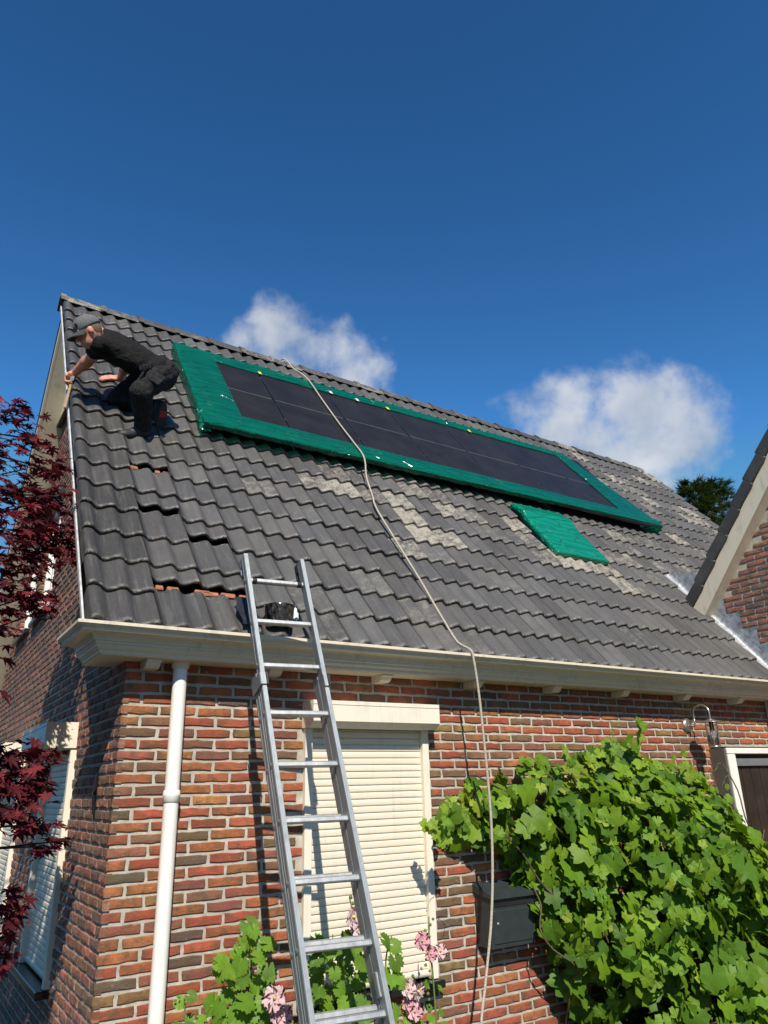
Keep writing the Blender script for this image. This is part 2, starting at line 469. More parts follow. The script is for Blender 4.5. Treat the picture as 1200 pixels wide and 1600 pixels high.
# ================================================================== the house
house = thing('brick_house', 'red brick house with dark tiled roof, cream gutter and roller shutters', 'house', (4.6, 3.2, 0))

PITCHB, COURSE, BZ0 = .22, .0607, 1.9236          # brick length + joint, course height, height of course 0
BRW, BRH = .202, .0435
E0 = Vector((0, -.2, 2.45)); RIDGE = Vector((0, 3.24, 6.69))
SL = (RIDGE-E0).length
SD = (RIDGE-E0).normalized()
ND = Vector((1, 0, 0)).cross(SD)
def rp(x, s, h=0.): return Vector((x, 0, 0)) + E0 + SD*s + ND*h
XV0, XV1, XRIGHT = -.27, .10, 9.4
WING_X = 6.2

# ---- bricks
BRICK_COLS = [(.33, .085, .047)]*7 + [(.36, .115, .05)]*5 + [(.38, .155, .06)]*2 + [(.21, .115, .065)]*3 + [(.24, .095, .066)]*2 + [(.13, .09, .068)]*1 + [(.26, .16, .065)]*1 + [(.30, .10, .07)]*2
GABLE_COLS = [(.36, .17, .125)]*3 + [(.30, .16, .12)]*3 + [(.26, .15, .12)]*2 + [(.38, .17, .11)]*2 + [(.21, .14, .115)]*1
rb = random.Random(3)
_bm = {}
def brick_mesh(w, var):
    key = (round(w, 3), var)
    if key in _bm: return _bm[key]
    r = random.Random(hash(key) & 0xffff)
    W, H = w/2, BRH/2
    n_long = 3 if w > .15 else 1
    P = []
    def jit(a): return r.uniform(-a, a)
    xs = [-W + 2*W*i/(n_long+1) for i in range(n_long+2)]
    for x in xs: P.append((x + jit(.003), -H + jit(.0036)))
    P.append((W + jit(.003), jit(.01)))
    for x in xs[::-1]: P.append((x + jit(.003), H + jit(.0036)))
    P.append((-W + jit(.003), jit(.01)))
    n = len(P); V = []; 
    for x, z in P:                                     # front ring, inset
        k = .955 if w > .15 else .92
        V.append((x*k, jit(.0015), z*.86))
    for x, z in P: V.append((x, .005 + jit(.0012), z))   # edge ring
    for x, z in P: V.append((x, .035, z))                # back ring
    c = len(V); V.append((jit(.02), -.0015 + jit(.0015), jit(.008)))
    F = []
    for i in range(n):
        j = (i+1) % n
        F += [(c, i, j), (i, n+i, n+j, j), (n+i, 2*n+i, 2*n+j, n+j)]
    me = bpy.data.meshes.new('brick'); me.from_pydata(V, [], F); me.update()
    me.attributes.new('edge', 'FLOAT', 'POINT').data.foreach_set('value', [1. if abs(v[0]) > W*.80 else 0. for v in V])
    me.materials.append(BRICK)
    _bm[key] = me
    return me
def bcol(pal=None):
    c = rb.choice(pal or BRICK_COLS); k = rb.uniform(.8, 1.2)
    return (c[0]*k*rb.uniform(.9, 1.1), c[1]*k*rb.uniform(.88, 1.12), c[2]*k, 1)
def clip_spans(a, b, cuts):
    sp = [(a, b)]
    for c0, c1 in cuts:
        ns = []
        for p, q in sp:
            if c1 <= p or c0 >= q: ns.append((p, q)); continue
            if c0 - p > .03: ns.append((p, c0))
            if q - c1 > .03: ns.append((c1, q))
        sp = ns
    return sp
def lay_wall(length, k0, k1, first_even, openings, limit_fn, place, pal=None):
    """bricks of a wall: place(t_centre, z, width) -> matrix"""
    res = []
    for k in range(k0, k1):
        z = BZ0 + k*COURSE
        st = (k % 2 == 0) == first_even
        t = 0.
        lo, hi = limit_fn(z)
        cuts = [(o[0], o[1]) for o in openings if o[2] < z + BRH/2 and o[3] > z - BRH/2]
        first = True
        while t < length:
            w = BRW if (st or not first) else .099
            if first and not st: w = .099
            a, b_ = t, t + w
            t += (w + PITCHB - BRW)
            first = False
            a2, b2 = max(a, lo), min(b_, hi)
            if b2 - a2 < .03: continue
            for p, q in clip_spans(a2, b2, cuts):
                wq = q-p
                if abs(wq-BRW) > .004 and abs(wq-.099) > .004: wq = round(wq/.012)*.012
                if wq < .02: continue
                m = place((p+q)/2 + rb.uniform(-.0015, .0015), z + rb.uniform(-.0012, .0012))
                res.append((brick_mesh(wq, rb.randrange(10)), m, bcol(pal), wq))
    return res
def px_size(me_w, m):
    p = m.translation; d = (p-CAM_POS).length
    return me_w/d
def place_bricks(parent, pieces, limit, hide_fn, face):
    """the bricks that show largest become objects of their own, the rest one joined part"""
    sc = []
    for i, (me, m, c, w) in enumerate(pieces):
        p = m.translation; x, y, z = to_px(p)
        ok = 0 < x < 1200 and 0 < y < 1600 and not hide_fn(x, y, p)
        view = (CAM_POS-p).normalized().dot(face)
        sc.append((w*abs(view)/z/z if ok else -1, i))
    sc.sort(reverse=True)
    top = {i for s_, i in sc[:limit] if s_ > 0}
    rest = []
    for i, (me, m, c, w) in enumerate(pieces):
        if i in top: mk('brick', me, BRICK, parent, m, c)
        else: rest.append((me, m, c))
    if rest:
        me = join_pieces('brick_field', rest)
        o = mk('brick_field', me, BRICK_S, parent); o['kind'] = 'stuff'

WIN = (1.125, 2.065, .44, 1.99)       # front window opening x0,x1,z0,z1
DOOR = (5.235, 7.4, 0, 1.875)
GWINS = [(1.12, 2.12, .47, 1.92), (3.3, 4.3, .47, 1.92), (3.15, 4.02, 3.30, 4.50), (4.32, 5.2, 3.30, 4.50)]   # gable window openings y0,y1,z0,z1

# front wall: the mortar face, with holes for window and door
def wall_with_holes(mb, fn, L, H, holes, thick):
    us = sorted({0, L, *[h[0] for h in holes], *[h[1] for h in holes]}); zs = sorted({0, H, *[h[2] for h in holes], *[h[3] for h in holes]})
    us = [u for u in us if 0 <= u <= L]; zs = [z for z in zs if 0 <= z <= H]
    for i in range(len(us)-1):
        for j in range(len(zs)-1):
            uc, zc = (us[i]+us[i+1])/2, (zs[j]+zs[j+1])/2
            if any(h[0] < uc < h[1] and h[2] < zc < h[3] for h in holes): continue
            mb.add([fn(us[i], 0, zs[j]), fn(us[i+1], 0, zs[j]), fn(us[i+1], 0, zs[j+1]), fn(us[i], 0, zs[j+1])], [(0, 1, 2, 3)])
    for u0, u1, z0, z1 in holes:
        a = [(u0, z0), (u1, z0), (u1, z1), (u0, z1)]
        for k in range(4):
            (p, q), (r, s_) = a[k], a[(k+1) % 4]
            mb.add([fn(p, 0, q), fn(r, 0, s_), fn(r, thick, s_), fn(p, thick, q)], [(0, 1, 2, 3)])
REC = .0085
fw = MB(); wall_with_holes(fw, lambda u, d, z: (u + REC, REC + d, z), 9.2, 2.36, [WIN, DOOR], .09)
front_wall = fw.build('front_wall', MORTAR, house)
front = lay_wall(9.2, -31, 8, True, [WIN, DOOR], lambda z: (0, 9.2), lambda t, z: Matrix.Translation((t, 0, z)))
VINE_POLY = [(697, 1300), (705, 1250), (760, 1225), (800, 1210), (850, 1185), (900, 1200), (945, 1170), (990, 1160), (1030, 1185), (1090, 1195), (1200, 1330), (1200, 1600), (920, 1600), (880, 1520), (850, 1400), (800, 1320)]
def in_poly(x, y, P):
    r = False; j = len(P)-1
    for i in range(len(P)):
        if (P[i][1] > y) != (P[j][1] > y) and x < (P[j][0]-P[i][0])*(y-P[i][1])/(P[j][1]-P[i][1]) + P[i][0]: r = not r
        j = i
    return r
place_bricks(front_wall, front, 300, lambda x, y, p: in_poly(x, y, VINE_POLY) or p.z > 2.33, Vector((0, -1, 0)))

# gable wall on the left (plane x = 0)
GD = 6.48
def gable_top(y): return 2.40 + (min(y, GD-y)+.02)*SD.z/SD.y
gw = MB()
def gfn(u, d, z): return (REC + d, u + REC, z)
ys = sorted({0, GD, 3.24, *[h[0] for h in GWINS], *[h[1] for h in GWINS]})
for i in range(len(ys)-1):
    y0, y1 = ys[i], ys[i+1]; yc = (y0+y1)/2
    hs = sorted([(h[2], h[3]) for h in GWINS if h[0] < yc < h[1]])
    zc = 0
    for z0, z1 in hs:
        gw.add([gfn(y0, 0, zc), gfn(y1, 0, zc), gfn(y1, 0, z0), gfn(y0, 0, z0)], [(0, 3, 2, 1)]); zc = z1
    gw.add([gfn(y0, 0, zc), gfn(y1, 0, zc), gfn(y1, 0, gable_top(y1)), gfn(y0, 0, gable_top(y0))], [(0, 3, 2, 1)])
for u0, u1, z0, z1 in GWINS:
    a = [(u0, z0), (u1, z0), (u1, z1), (u0, z1)]
    for k in range(4):
        (p, q), (r, s_) = a[k], a[(k+1) % 4]
        gw.add([gfn(p, 0, q), gfn(r, 0, s_), gfn(r, .10, s_), gfn(p, .10, q)], [(0, 1, 2, 3)])
gable_wall = gw.build('gable_wall', MORTAR, house)
RY = Matrix.Rotation(RAD(-90), 4, 'Z')            # brick face -y  ->  -x
def glim(z):
    if z > 5.62: return (9, 9)
    if z < 2.4: return (0, GD)
    d = (z-2.44)*SD.y/SD.z
    return (d, GD-d)
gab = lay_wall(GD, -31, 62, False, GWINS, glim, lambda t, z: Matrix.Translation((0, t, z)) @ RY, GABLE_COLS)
# lit brick reveals of the upper gable windows (far jamb of each opening faces the front)
for y0, y1, z0, z1 in GWINS[2:]:
    k = math.ceil((z0 - BZ0)/COURSE)
    while BZ0 + k*COURSE < z1:
        gab.append((brick_mesh(.099, rb.randrange(10)), Matrix.Translation((.0505, y1 - .004, BZ0 + k*COURSE)), bcol(), .099)); k += 1
place_bricks(gable_wall, gab, 300, lambda x, y, p: x < 12 or p.z > 4.4, Vector((-1, 0, 0)))

# the other walls of the house (out of the picture)
bw = MB()
bw.add([(9.2, .02, 0), (9.2, GD, 0), (9.2, GD, 2.4), (9.2, 3.24, 6.3), (9.2, .02, 2.4)], [(0, 1, 2, 3, 4)])
bw.add([(.02, GD, 0), (9.2, GD, 0), (9.2, GD, 2.4), (.02, GD, 2.4)], [(3, 2, 1, 0)])
bw.build('back_wall', BRICK_S, house)

# ---- gable top cladding, barge boards, verge soffit
gt = MB()
za = 6.50
yb0 = .42 + (5.58-2.45)*SD.y/SD.z - .2
gt.prism([(-.015, 3.24-(za-5.58)*SD.y/SD.z, 5.58), (-.015, 3.24, za), (-.015, 3.24+(za-5.58)*SD.y/SD.z, 5.58)], (-.03, 0, 0))
gt.build('gable_cladding', IVORY, house)
tr = MB(); tr.box(-.06, -.012, 2.3, 4.2, 5.555, 5.578); tr.build('cladding_shadow_line', SILL, house)  # black strip at the cladding's bottom edge, standing in for its shadow line
for sgn in (1, -1):
    b = MB()
    def bp(s, h, sgn=sgn):
        p = rp(0, s, h); return p if sgn > 0 else Vector((0, 2*RIDGE.y - p.y, p.z))
    lowh = -.055 if sgn > 0 else -.12
    pts = [bp(.1, -.03), bp(SL-.05, -.03), bp(SL-.05, lowh), bp(.1, lowh)]
    b.prism([Vector((-.245, p.y, p.z)) for p in pts], (.022, 0, 0))
    b.build('barge_board', IVORY, house)
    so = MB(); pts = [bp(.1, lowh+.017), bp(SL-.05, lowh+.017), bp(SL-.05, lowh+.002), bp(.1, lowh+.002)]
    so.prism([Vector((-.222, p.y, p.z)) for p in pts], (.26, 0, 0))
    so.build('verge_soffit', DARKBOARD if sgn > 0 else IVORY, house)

# ================================================================== roof
ru = MB()
ru.add([rp(XV0+.05, .1, -.05), rp(XRIGHT, .1, -.05), rp(XRIGHT, SL, -.05), rp(XV0+.05, SL, -.05)], [(0, 1, 2, 3)])
roof = ru.build('roof', UNDERLAY, house)
rs = MB()
pr = [rp(XV0+.02, -.05, .05), rp(XRIGHT, -.05, .05), rp(XRIGHT, SL, .05), rp(XV0+.02, SL, .05)]
rs.add([Vector((p.x, 2*RIDGE.y-p.y, p.z)) for p in pr], [(3, 2, 1, 0)])
rear = rs.build('rear_slope', None, house)
rear.data.materials.append(plain('rear_tiles', (.07, .068, .066), .7, var=.3))

AMP = .036
def wave(ph):
    ph = ph % 1.0
    t = ph/.36*.5 if ph < .36 else .5 + (ph-.36)/.64*.5
    return AMP*(.5 + .5*math.cos(2*math.pi*t))
EXPO, TLEN = .297, .372
def tile_mesh(name, prof, seed, L=TLEN):
    """prof: list of (u, h); tile lying with its front at v = 0"""
    r = random.Random(seed); n = len(prof)
    TH = .020; LIFT = .035
    V = []
    f1 = [(u, .010 + r.uniform(-.0015, .0015), h+TH+LIFT - .0005) for u, h in prof]      # top front, behind bevel
    f0 = [(u, .001 + r.uniform(-.0015, .0015), h+TH+LIFT-.009) for u, h in prof]         # bevel
    fb = [(u, .003, h+LIFT-.004) for u, h in prof]                                       # front bottom
    tb = [(u, L, h+TH+.001) for u, h in prof]
    bb = [(u, L, h+.0005) for u, h in prof]
    tn = [(u, L-.035, h+TH+.001+LIFT*.035/L) for u, h in prof]                           # near the back
    f2 = [(u, .035, h+TH+LIFT*(1-.035/L)) for u, h in prof]                              # near the front
    for ring in (bb, tb, tn, f2, f1, f0, fb): V += ring
    F = []
    for k in range(6):
        a, b = k*n, (k+1)*n
        F += [(a+i, b+i, b+i+1, a+i+1) for i in range(n-1)]
    F += [(6*n+i, i, i+1, 6*n+i+1) for i in range(n-1)]
    for e in (0, n-1):
        f = (0*n+e, 6*n+e, 5*n+e, 4*n+e, 3*n+e, 2*n+e, 1*n+e)
        F.append(f if e else f[::-1])
    me = bpy.data.meshes.new(name); me.from_pydata(V, [], F)
    sm = [True]*len(me.polygons)
    for i in range(5*(n-1), len(F)): sm[i] = False
    for i in range(0, n-1): sm[i] = False
    me.polygons.foreach_set('use_smooth', sm)
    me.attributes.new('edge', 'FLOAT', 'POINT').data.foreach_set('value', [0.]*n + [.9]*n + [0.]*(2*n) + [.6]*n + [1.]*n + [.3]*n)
    me.update(); me.materials.append(TILE)
    return me
TW = .30
prof_t = [(.003 + (TW-.005)*i/14, wave((.003 + (TW-.005)*i/14)/.15 + .02)) for i in range(15)]
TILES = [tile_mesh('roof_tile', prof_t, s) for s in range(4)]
# verge tile: flange, shoulder, two waves
pv_ = [(.0, -.075), (.0, .020), (.008, .036), (.03, .044), (.055, .040)]
pv_ += [(.07 + .298*i/14, wave((.298*i/14)/.15 + .08)) for i in range(15)]
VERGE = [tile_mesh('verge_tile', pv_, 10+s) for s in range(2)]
RM = Matrix(((1, 0, 0, 0), (0, SD.y, ND.y, 0), (0, SD.z, ND.z, 0), (0, 0, 0, 1)))
def tile_m(x, s, h=0., rz=0., lift=0.):
    p = rp(x, s, h)
    return Matrix.Translation(p) @ RM @ Matrix.Rotation(rz, 4, 'Z') @ Matrix.Rotation(-lift, 4, 'X')
rt = random.Random(11)
S0 = -.030
NROW = 18
ARR = (.855, 6.84, 2.75, 4.50)         # solar array x0,x1,s0,s1
SKY = (4.43, 5.13, 1.71, 2.61)        # roof window
pushed = {(0, 1): .155, (1, 1): .15, (1, 3): .135, (0, 4): .135, (0, 6): .14, (0, 8): .05}
tiles = []
for row in range(NROW):
    s = S0 + row*EXPO
    for ci in range(-1, 31):
        if ci < 0: x = XV0
        else: x = XV1 + ci*TW
        if x + TW > XRIGHT + .02: continue
        xc, scn = x + .15, s + EXPO/2
        if ARR[0]+.35 < x and x+TW < ARR[1]-.3 and ARR[2]+.15 < s and s+EXPO < ARR[3]-.1: continue
        if SKY[0] < xc < SKY[1] and SKY[2]-.02 < scn < SKY[3]: continue
        if x + .1 > WING_X and s < 1.35: continue
        tone = rt.choice([rt.uniform(.7, 1.0), rt.uniform(.9, 1.3)])
        lich = max(0, rt.gauss(.05, .08))
        hue = rt.random()
        lich0 = lich
        # lichen beds the photo shows: under the array, by the roof window, scattered pairs
        if row == 7 and .9 < xc < 5.2: lich = rt.uniform(.22, .5)
        if row in (6, 8) and 2 < xc < 8.8: lich = max(lich, rt.uniform(.0, .32))
        if row == 6 and 1.9 < xc < 3.1 : lich = rt.uniform(.25, .5)
        if row == 5 and 2.15 < xc < 3.0: lich = rt.uniform(.35, .55)
        if row == 4 and (1.2 < xc < 1.7 or 2.1 < xc < 2.6 or 2.75 < xc < 3.0): lich = rt.uniform(.3, .55)
        if row == 3 and 2.0 < xc < 2.5: lich = rt.uniform(.25, .4)
        if row == 5 and 4.1 < xc < 5.6: lich = rt.uniform(.3, .55)
        if row == 4 and 4.9 < xc < 6.1: lich = rt.uniform(.2, .5)
        if row >= 9 and xc > 7: lich = max(lich, rt.uniform(0, .42))
        if xc > 5.4 and row < 9: lich = max(lich, rt.uniform(0, .32))
        if rt.random() < .35: lich = lich0
        if row == 0 and .35 < xc < .5: lich = .42
        if ci < 0: tone *= .62; hue = .9
        if ci < 1 and row < 5: tone *= .8; lich *= .4
        me = VERGE[rt.randrange(2)] if ci < 0 else TILES[rt.randrange(4)]
        sh = pushed.get((ci, row), 0.)
        hh = rt.uniform(-.002, .003) + (-.013 if sh else 0)
        m = tile_m(x, s + sh + rt.uniform(-.004, .004), hh, rt.uniform(-.004, .004), rt.uniform(-.004, .006))
        tiles.append((me, m, (tone, lich, hue, 1), ci < 0))
sc = []
for i, (me, m, c, v) in enumerate(tiles):
    p = m @ Vector((.15, .15, .04)); x, y, z = to_px(p)
    view = (CAM_POS-p).normalized().dot(ND)
    sc.append((10 if v else (1/z/z if (0 < x < 1200 and 0 < y < 1600) else -1), i))
sc.sort(reverse=True)
top = {i for s_, i in sc[:300] if s_ > 0}
rest = []
for i, (me, m, c, v) in enumerate(tiles):
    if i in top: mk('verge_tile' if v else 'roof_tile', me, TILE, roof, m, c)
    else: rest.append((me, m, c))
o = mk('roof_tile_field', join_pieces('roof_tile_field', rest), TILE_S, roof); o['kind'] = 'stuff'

# ridge tiles
def ridge_mesh(seed):
    r = random.Random(seed)
    pr_ = [(-.125, -.115), (-.112, -.075), (-.07, -.022), (-.03, .012), (.03, .012), (.07, -.022), (.112, -.075), (.125, -.115)]
    V = []; F = []
    Lr = .44; n = len(pr_)
    for x, k, dz in ((0, 1.06, .014), (.06, 1.06, .014), (.062, 1.0, .0), (Lr, 1.0, -.004)):
        for y, z in pr_: V.append((x + r.uniform(-.002, .002), y*k, z*k+dz))
    for y, z in pr_: V.append((0, y*.92, z*1.06 - .016))
    for a in range(3):
        for i in range(n-1): F.append((a*n+i, (a+1)*n+i, (a+1)*n+i+1, a*n+i+1))
    for i in range(n-1): F.append((4*n+i, i, i+1, 4*n+i+1))
    me = bpy.data.meshes.new('ridge_tile'); me.from_pydata(V, [], F); me.update(); me.materials.append(TILE)
    return me
RT = [ridge_mesh(s) for s in range(3)]
x = -.30
i = 0
while x < 9.0:
    m = Matrix.Translation((x, RIDGE.y + rt.uniform(-.004, .004), RIDGE.z + .075 + rt.uniform(-.004, .004))) @ Matrix.Rotation(rt.uniform(-.006, .006), 4, 'Y')
    mk('ridge_tile', RT[i % 3], TILE, roof, m, (rt.uniform(.6, .9), .15 + rt.uniform(-.05, .2), rt.random(), 1))
    x += .415; i += 1
# verge strip (galvanised) and battens / brick seen through the gaps
st = MB()
a, b = rp(-.283, -.02, -.02), rp(-.283, SL-.1, -.02)
st.obox((a+b)/2, Vector((1, 0, 0)), SD, ND, .006, (b-a).length/2, .016, .002)
st.build('verge_strip', STRIP, roof)
for (x0, x1, s, seed) in ((.13, .40, .365, 1), (.42, .68, .365, 2), (.12, .38, 1.85, 3)):
    r = random.Random(seed); xx = x0
    while xx < x1:
        w = r.uniform(.05, .12)
        if r.random() < .3: xx += w; continue
        q = MB(); q.obox(rp(xx+w/2, s + .012 + r.uniform(-.006, .006), .010), Vector((1, 0, 0)), SD, ND, w/2-.006, .02, .022, .006)
        q.build('wall_brick', ORANGE, roof)
        xx += w + r.uniform(.0, .04)

q = MB(); q.grid(lambda u, v: rp(.585 + .125*u + .01*math.sin(v*9), .02 + .26*v, .098 + .012*mnoise.noise(Vector((u*5, v*6, 1)))), 6, 10)
q.build('membrane_patch', plain('dark_membrane', (.012, .015, .020), .5, var=.3, nscale=30), roof)

# ================================================================== gutter: moulded cornice swept round the corner
GP = [(.05, 2.41), (.31, 2.41), (.322, 2.452), (.339, 2.456), (.339, 2.439), (.327, 2.435)]
for i in range(9):                                   # cove
    t = i/8*math.pi/2
    GP.append((.232 + .090*(1-math.sin(t)), 2.430 - .052*(1-math.cos(t)) - .002))
GP += [(.222, 2.374), (.222, 2.362), (.212, 2.358), (.209, 2.345), (.199, 2.336), (.188, 2.331), (.186, 2.318), (.178, 2.309), (.0, 2.309)]
gm = MB(); n = len(GP)
RETY = .25
path = []
for o_, z in GP: path.append((Vector((-o_, RETY, z)), Vector((-o_, -o_, z)), Vector((9.2, -o_, z))))
for i in range(n-1):
    for k in range(2):
        gm.add([path[i][k], path[i+1][k], path[i+1][k+1], path[i][k+1]], [(0, 3, 2, 1)])
gm.add([p[0] for p in path], [tuple(range(n))])
gutter = gm.build('gutter', IVORY, house)
for xb in (.12, .87, 1.67, 2.46, 3.25, 4.04, 4.85, 5.65):
    b = MB()
    P = [(-.003, 2.309), (-.15, 2.309), (-.15, 2.298), (-.135, 2.292), (-.12, 2.272), (-.10, 2.262), (-.003, 2.262)]
    b.prism([(xb-.04, y, z-.001) for y, z in P], (.08, 0, 0))
    b.build('gutter_bracket', IVORY, gutter)

# downpipe
dp = MB()
xd, yd = .295, -.065
dp.tube([(xd, yd, 0.02), (xd, yd, .55), (xd, yd, 1.62), (xd, yd, 2.308)], .040, 20)
down = dp.build('downpipe', PVC, house)
for zc in (1.585, .35):
    c_ = MB(); c_.lathe((xd, yd, zc), [(.040, -.03), (.045, -.028), (.0455, .0), (.0475, .004), (.0475, .014), (.0455, .018), (.045, .03), (.040, .032)], 20)
    c_.build('pipe_collar', PVC, down)
c_ = MB(); c_.lathe((xd, yd, 2.30), [(.040, -.03), (.05, -.02), (.052, .014)], 20); c_.build('outlet_collar', IVORY, down)

# ================================================================== roller shutters
def shutter(name, fn, W, z0, z1, boxh, depth, slat_h, frame_w, mats, rec=.0):
    """fn(u, d, z): u along the wall, d outwards"""
    fr = MB()
    def bx(mb, u0, u1, d0, d1, za, zb, b=.003):
        P = [Vector(fn((u0+u1)/2, (d0+d1)/2, (za+zb)/2))]
        ax = (Vector(fn(1, 0, 0))-Vector(fn(0, 0, 0))); ay = (Vector(fn(0, 1, 0))-Vector(fn(0, 0, 0))); az = Vector((0, 0, 1))
        mb.obox(P[0], ax, ay, az, abs(u1-u0)/2, abs(d1-d0)/2, abs(zb-za)/2, b)
    bx(fr, 0, W, -.07-rec, -.06-rec, z0, z1)
    root = fr.build(name, BLACK, house)
    for u0, u1 in ((0, frame_w), (W-frame_w, W)):
        m = MB(); bx(m, u0, u1, -.022-rec, .030, z0, z1); m.build('guide_rail', mats[0], root)
    # slats
    z = z0 + .012; r = random.Random(4)
    first = True
    while z < z1 - .01:
        zt = min(z + slat_h, z1)
        hgt = zt - z
        m = MB()
        prof = [(-.003, 0), (.003, .001), (.0042, hgt*.2), (.0047, hgt*.45), (.0044, hgt*.72), (.0032, hgt*.93), (-.002, hgt*.955), (-.003, hgt)]
        if first: prof = [(-.004, 0), (.012, 0), (.013, hgt*.5), (.012, hgt*.93), (-.004, hgt*.95)]
        V = []; F = []
        for u in (frame_w-.004, W-frame_w+.004):
            for d, dz in prof: V.append(fn(u, d-.012-rec + r.uniform(-.0006, .0006), z+dz))
        k = len(prof)
        for i in range(k-1): F.append((i, k+i, k+i+1, i+1))
        m.add(V, F, True)
        m.build('slat', mats[1], root)
        z = zt; first = False
    # box: front slopes back at its lower edge
    m = MB()
    d = depth
    P = [(0.0, z1+boxh), (d, z1+boxh), (d, z1+.035), (d-.045, z1), (0.0, z1)]
    A = [Vector(fn(-.012, p[0], p[1])) for p in P]; B = [Vector(fn(W+.012, p[0], p[1])) for p in P]
    n = len(P); m.add(A+B, [tuple(range(n)), tuple(range(2*n-1, n-1, -1))] + [(i, i+n, (i+1) % n+n, (i+1) % n) for i in range(n)])
    box = m.build('shutter_box', mats[2], root)
    m = MB(); bx(m, -.0135, W+.0135, d-.004, d+.0022, z1+boxh-.026, z1+boxh-.0235, .0005); m.build('box_seam', mats[3], box)
    for sgn, ue in ((-1, -.012), (1, W+.012)):
        for dd, zz in ((.04, .06), (.07, .03), (.04, .12), (.10, .10)):
            m = MB(); c0 = Vector(fn(ue, dd, z1+zz)); axu = Vector(fn(1, 0, 0))-Vector(fn(0, 0, 0))
            m.lathe(c0, [(.0, .0025), (.004, .002), (.0042, -.001)], 8, axu*sgn); m.build('rivet', STEEL, box)
    m = MB(); bx(m, -.02, W+.02, -.02, .075, z0-.045, z0-.002, .006); m.build('window_sill', SILL, root)
    return root
SEAM = plain('box_seam', (.30, .27, .22), .6)
shutter('roller_shutter', lambda u, d, z: (1.125+u, -d, z), .94, .485, 1.962, .160, .155, .0415, .050, (SHUTTER_BOX, SHUTTER, SHUTTER_BOX, SEAM))
shutter('roller_shutter', lambda u, d, z: (-d, 1.12+u, z), 1.0, .515, 1.90, .165, .20, .0415, .050, (SHUTTER_BOX, SHUTTER, SHUTTER_BOX, SEAM), .004)
shutter('roller_shutter', lambda u, d, z: (-d, 3.3+u, z), 1.0, .515, 1.90, .165, .20, .0415, .050, (SHUTTER_BOX, SHUTTER, SHUTTER_BOX, SEAM), .004)

# upper gable windows
GLASS, n_, b_, o_ = new_mat('window_glass')
b_.inputs['Base Color'].default_value = (.02, .025, .03, 1); b_.inputs['Roughness'].default_value = .05
n_.links.new(ramp(n_, pos_noise(n_, 2, 2), [(.3, (.015, .02, .025)), (.7, (.03, .035, .04))]), b_.inputs['Base Color'])
WHITE = plain('white_frame', (.78, .77, .73), .35, var=.05)
for y0, y1, z0, z1 in GWINS[2:]:
    w = MB(); w.box(.098, .108, y0, y1, z0, z1)
    wroot = w.build('window', GLASS, house)
    f = MB()
    f.bbox(.045, .104, y0+.002, y0+.07, z0, z1); f.bbox(.045, .104, y1-.07, y1-.002, z0, z1)
    f.bbox(.045, .1035, y0+.07, y1-.07, z0, z0+.07); f.bbox(.045, .1035, y0+.07, y1-.07, z1-.07, z1); f.bbox(.05, .1032, (y0+y1)/2-.03, (y0+y1)/2+.03, z0+.07, z1-.07)
    f.build('window_frame', WHITE, wroot)
    s_ = MB(); s_.bbox(-.05, .09, y0-.03, y1+.03, z0-.05, z0-.004, .005); s_.build('window_sill', SILL, wroot)
    l = MB(); l.bbox(-.02, .09, y0-.03, y1+.03, z1+.002, z1+.06, .005); l.build('lintel', SILL, wroot)

# wall anchor on the gable
an = MB()
an.tube([(-.012, .36, 1.50), (-.016, .37, 1.60), (-.012, .355, 1.72)], [.008, .012, .007], 6)
an.tube([(-.014, .33, 1.64), (-.016, .37, 1.60), (-.013, .41, 1.66)], [.006, .009, .006], 6)
an.build('wall_anchor', SILL, house)

# ================================================================== entrance on the right
ent = MB(); ent.box(5.245, 7.38, -.085, -.06, .02, 1.80)
entrance = ent.build('door', plain('brown_door', (.030, .021, .016), .5, var=.3, nscale=4), house)
for i in range(14):
    m = MB(); xx = 5.37 + i*.14
    m.bbox(xx+.004, xx+.132, -.094, -.086, .05, 1.70, .004); m.build('door_board', entrance.data.materials[0], entrance)
m = MB(); m.box(5.215, 5.245, -.145, .08, .02, 1.855); m.build('side_panel', plain('grey_brown_panel', (.10, .088, .075), .6), entrance)
m = MB(); m.bbox(5.2455, 5.355, -.160, -.095, .02, 1.80, .006); m.build('door_post', WHITE, entrance)
m = MB(); m.bbox(5.2455, 7.38, -.160, -.093, 1.803, 1.855, .006); m.build('door_header', WHITE, entrance)
m = MB(); m.bbox(5.357, 7.38, -.120, -.0951, 1.70, 1.765, .004); m.build('glazing_bar', plain('grey_bar', (.16, .17, .18), .5), entrance)

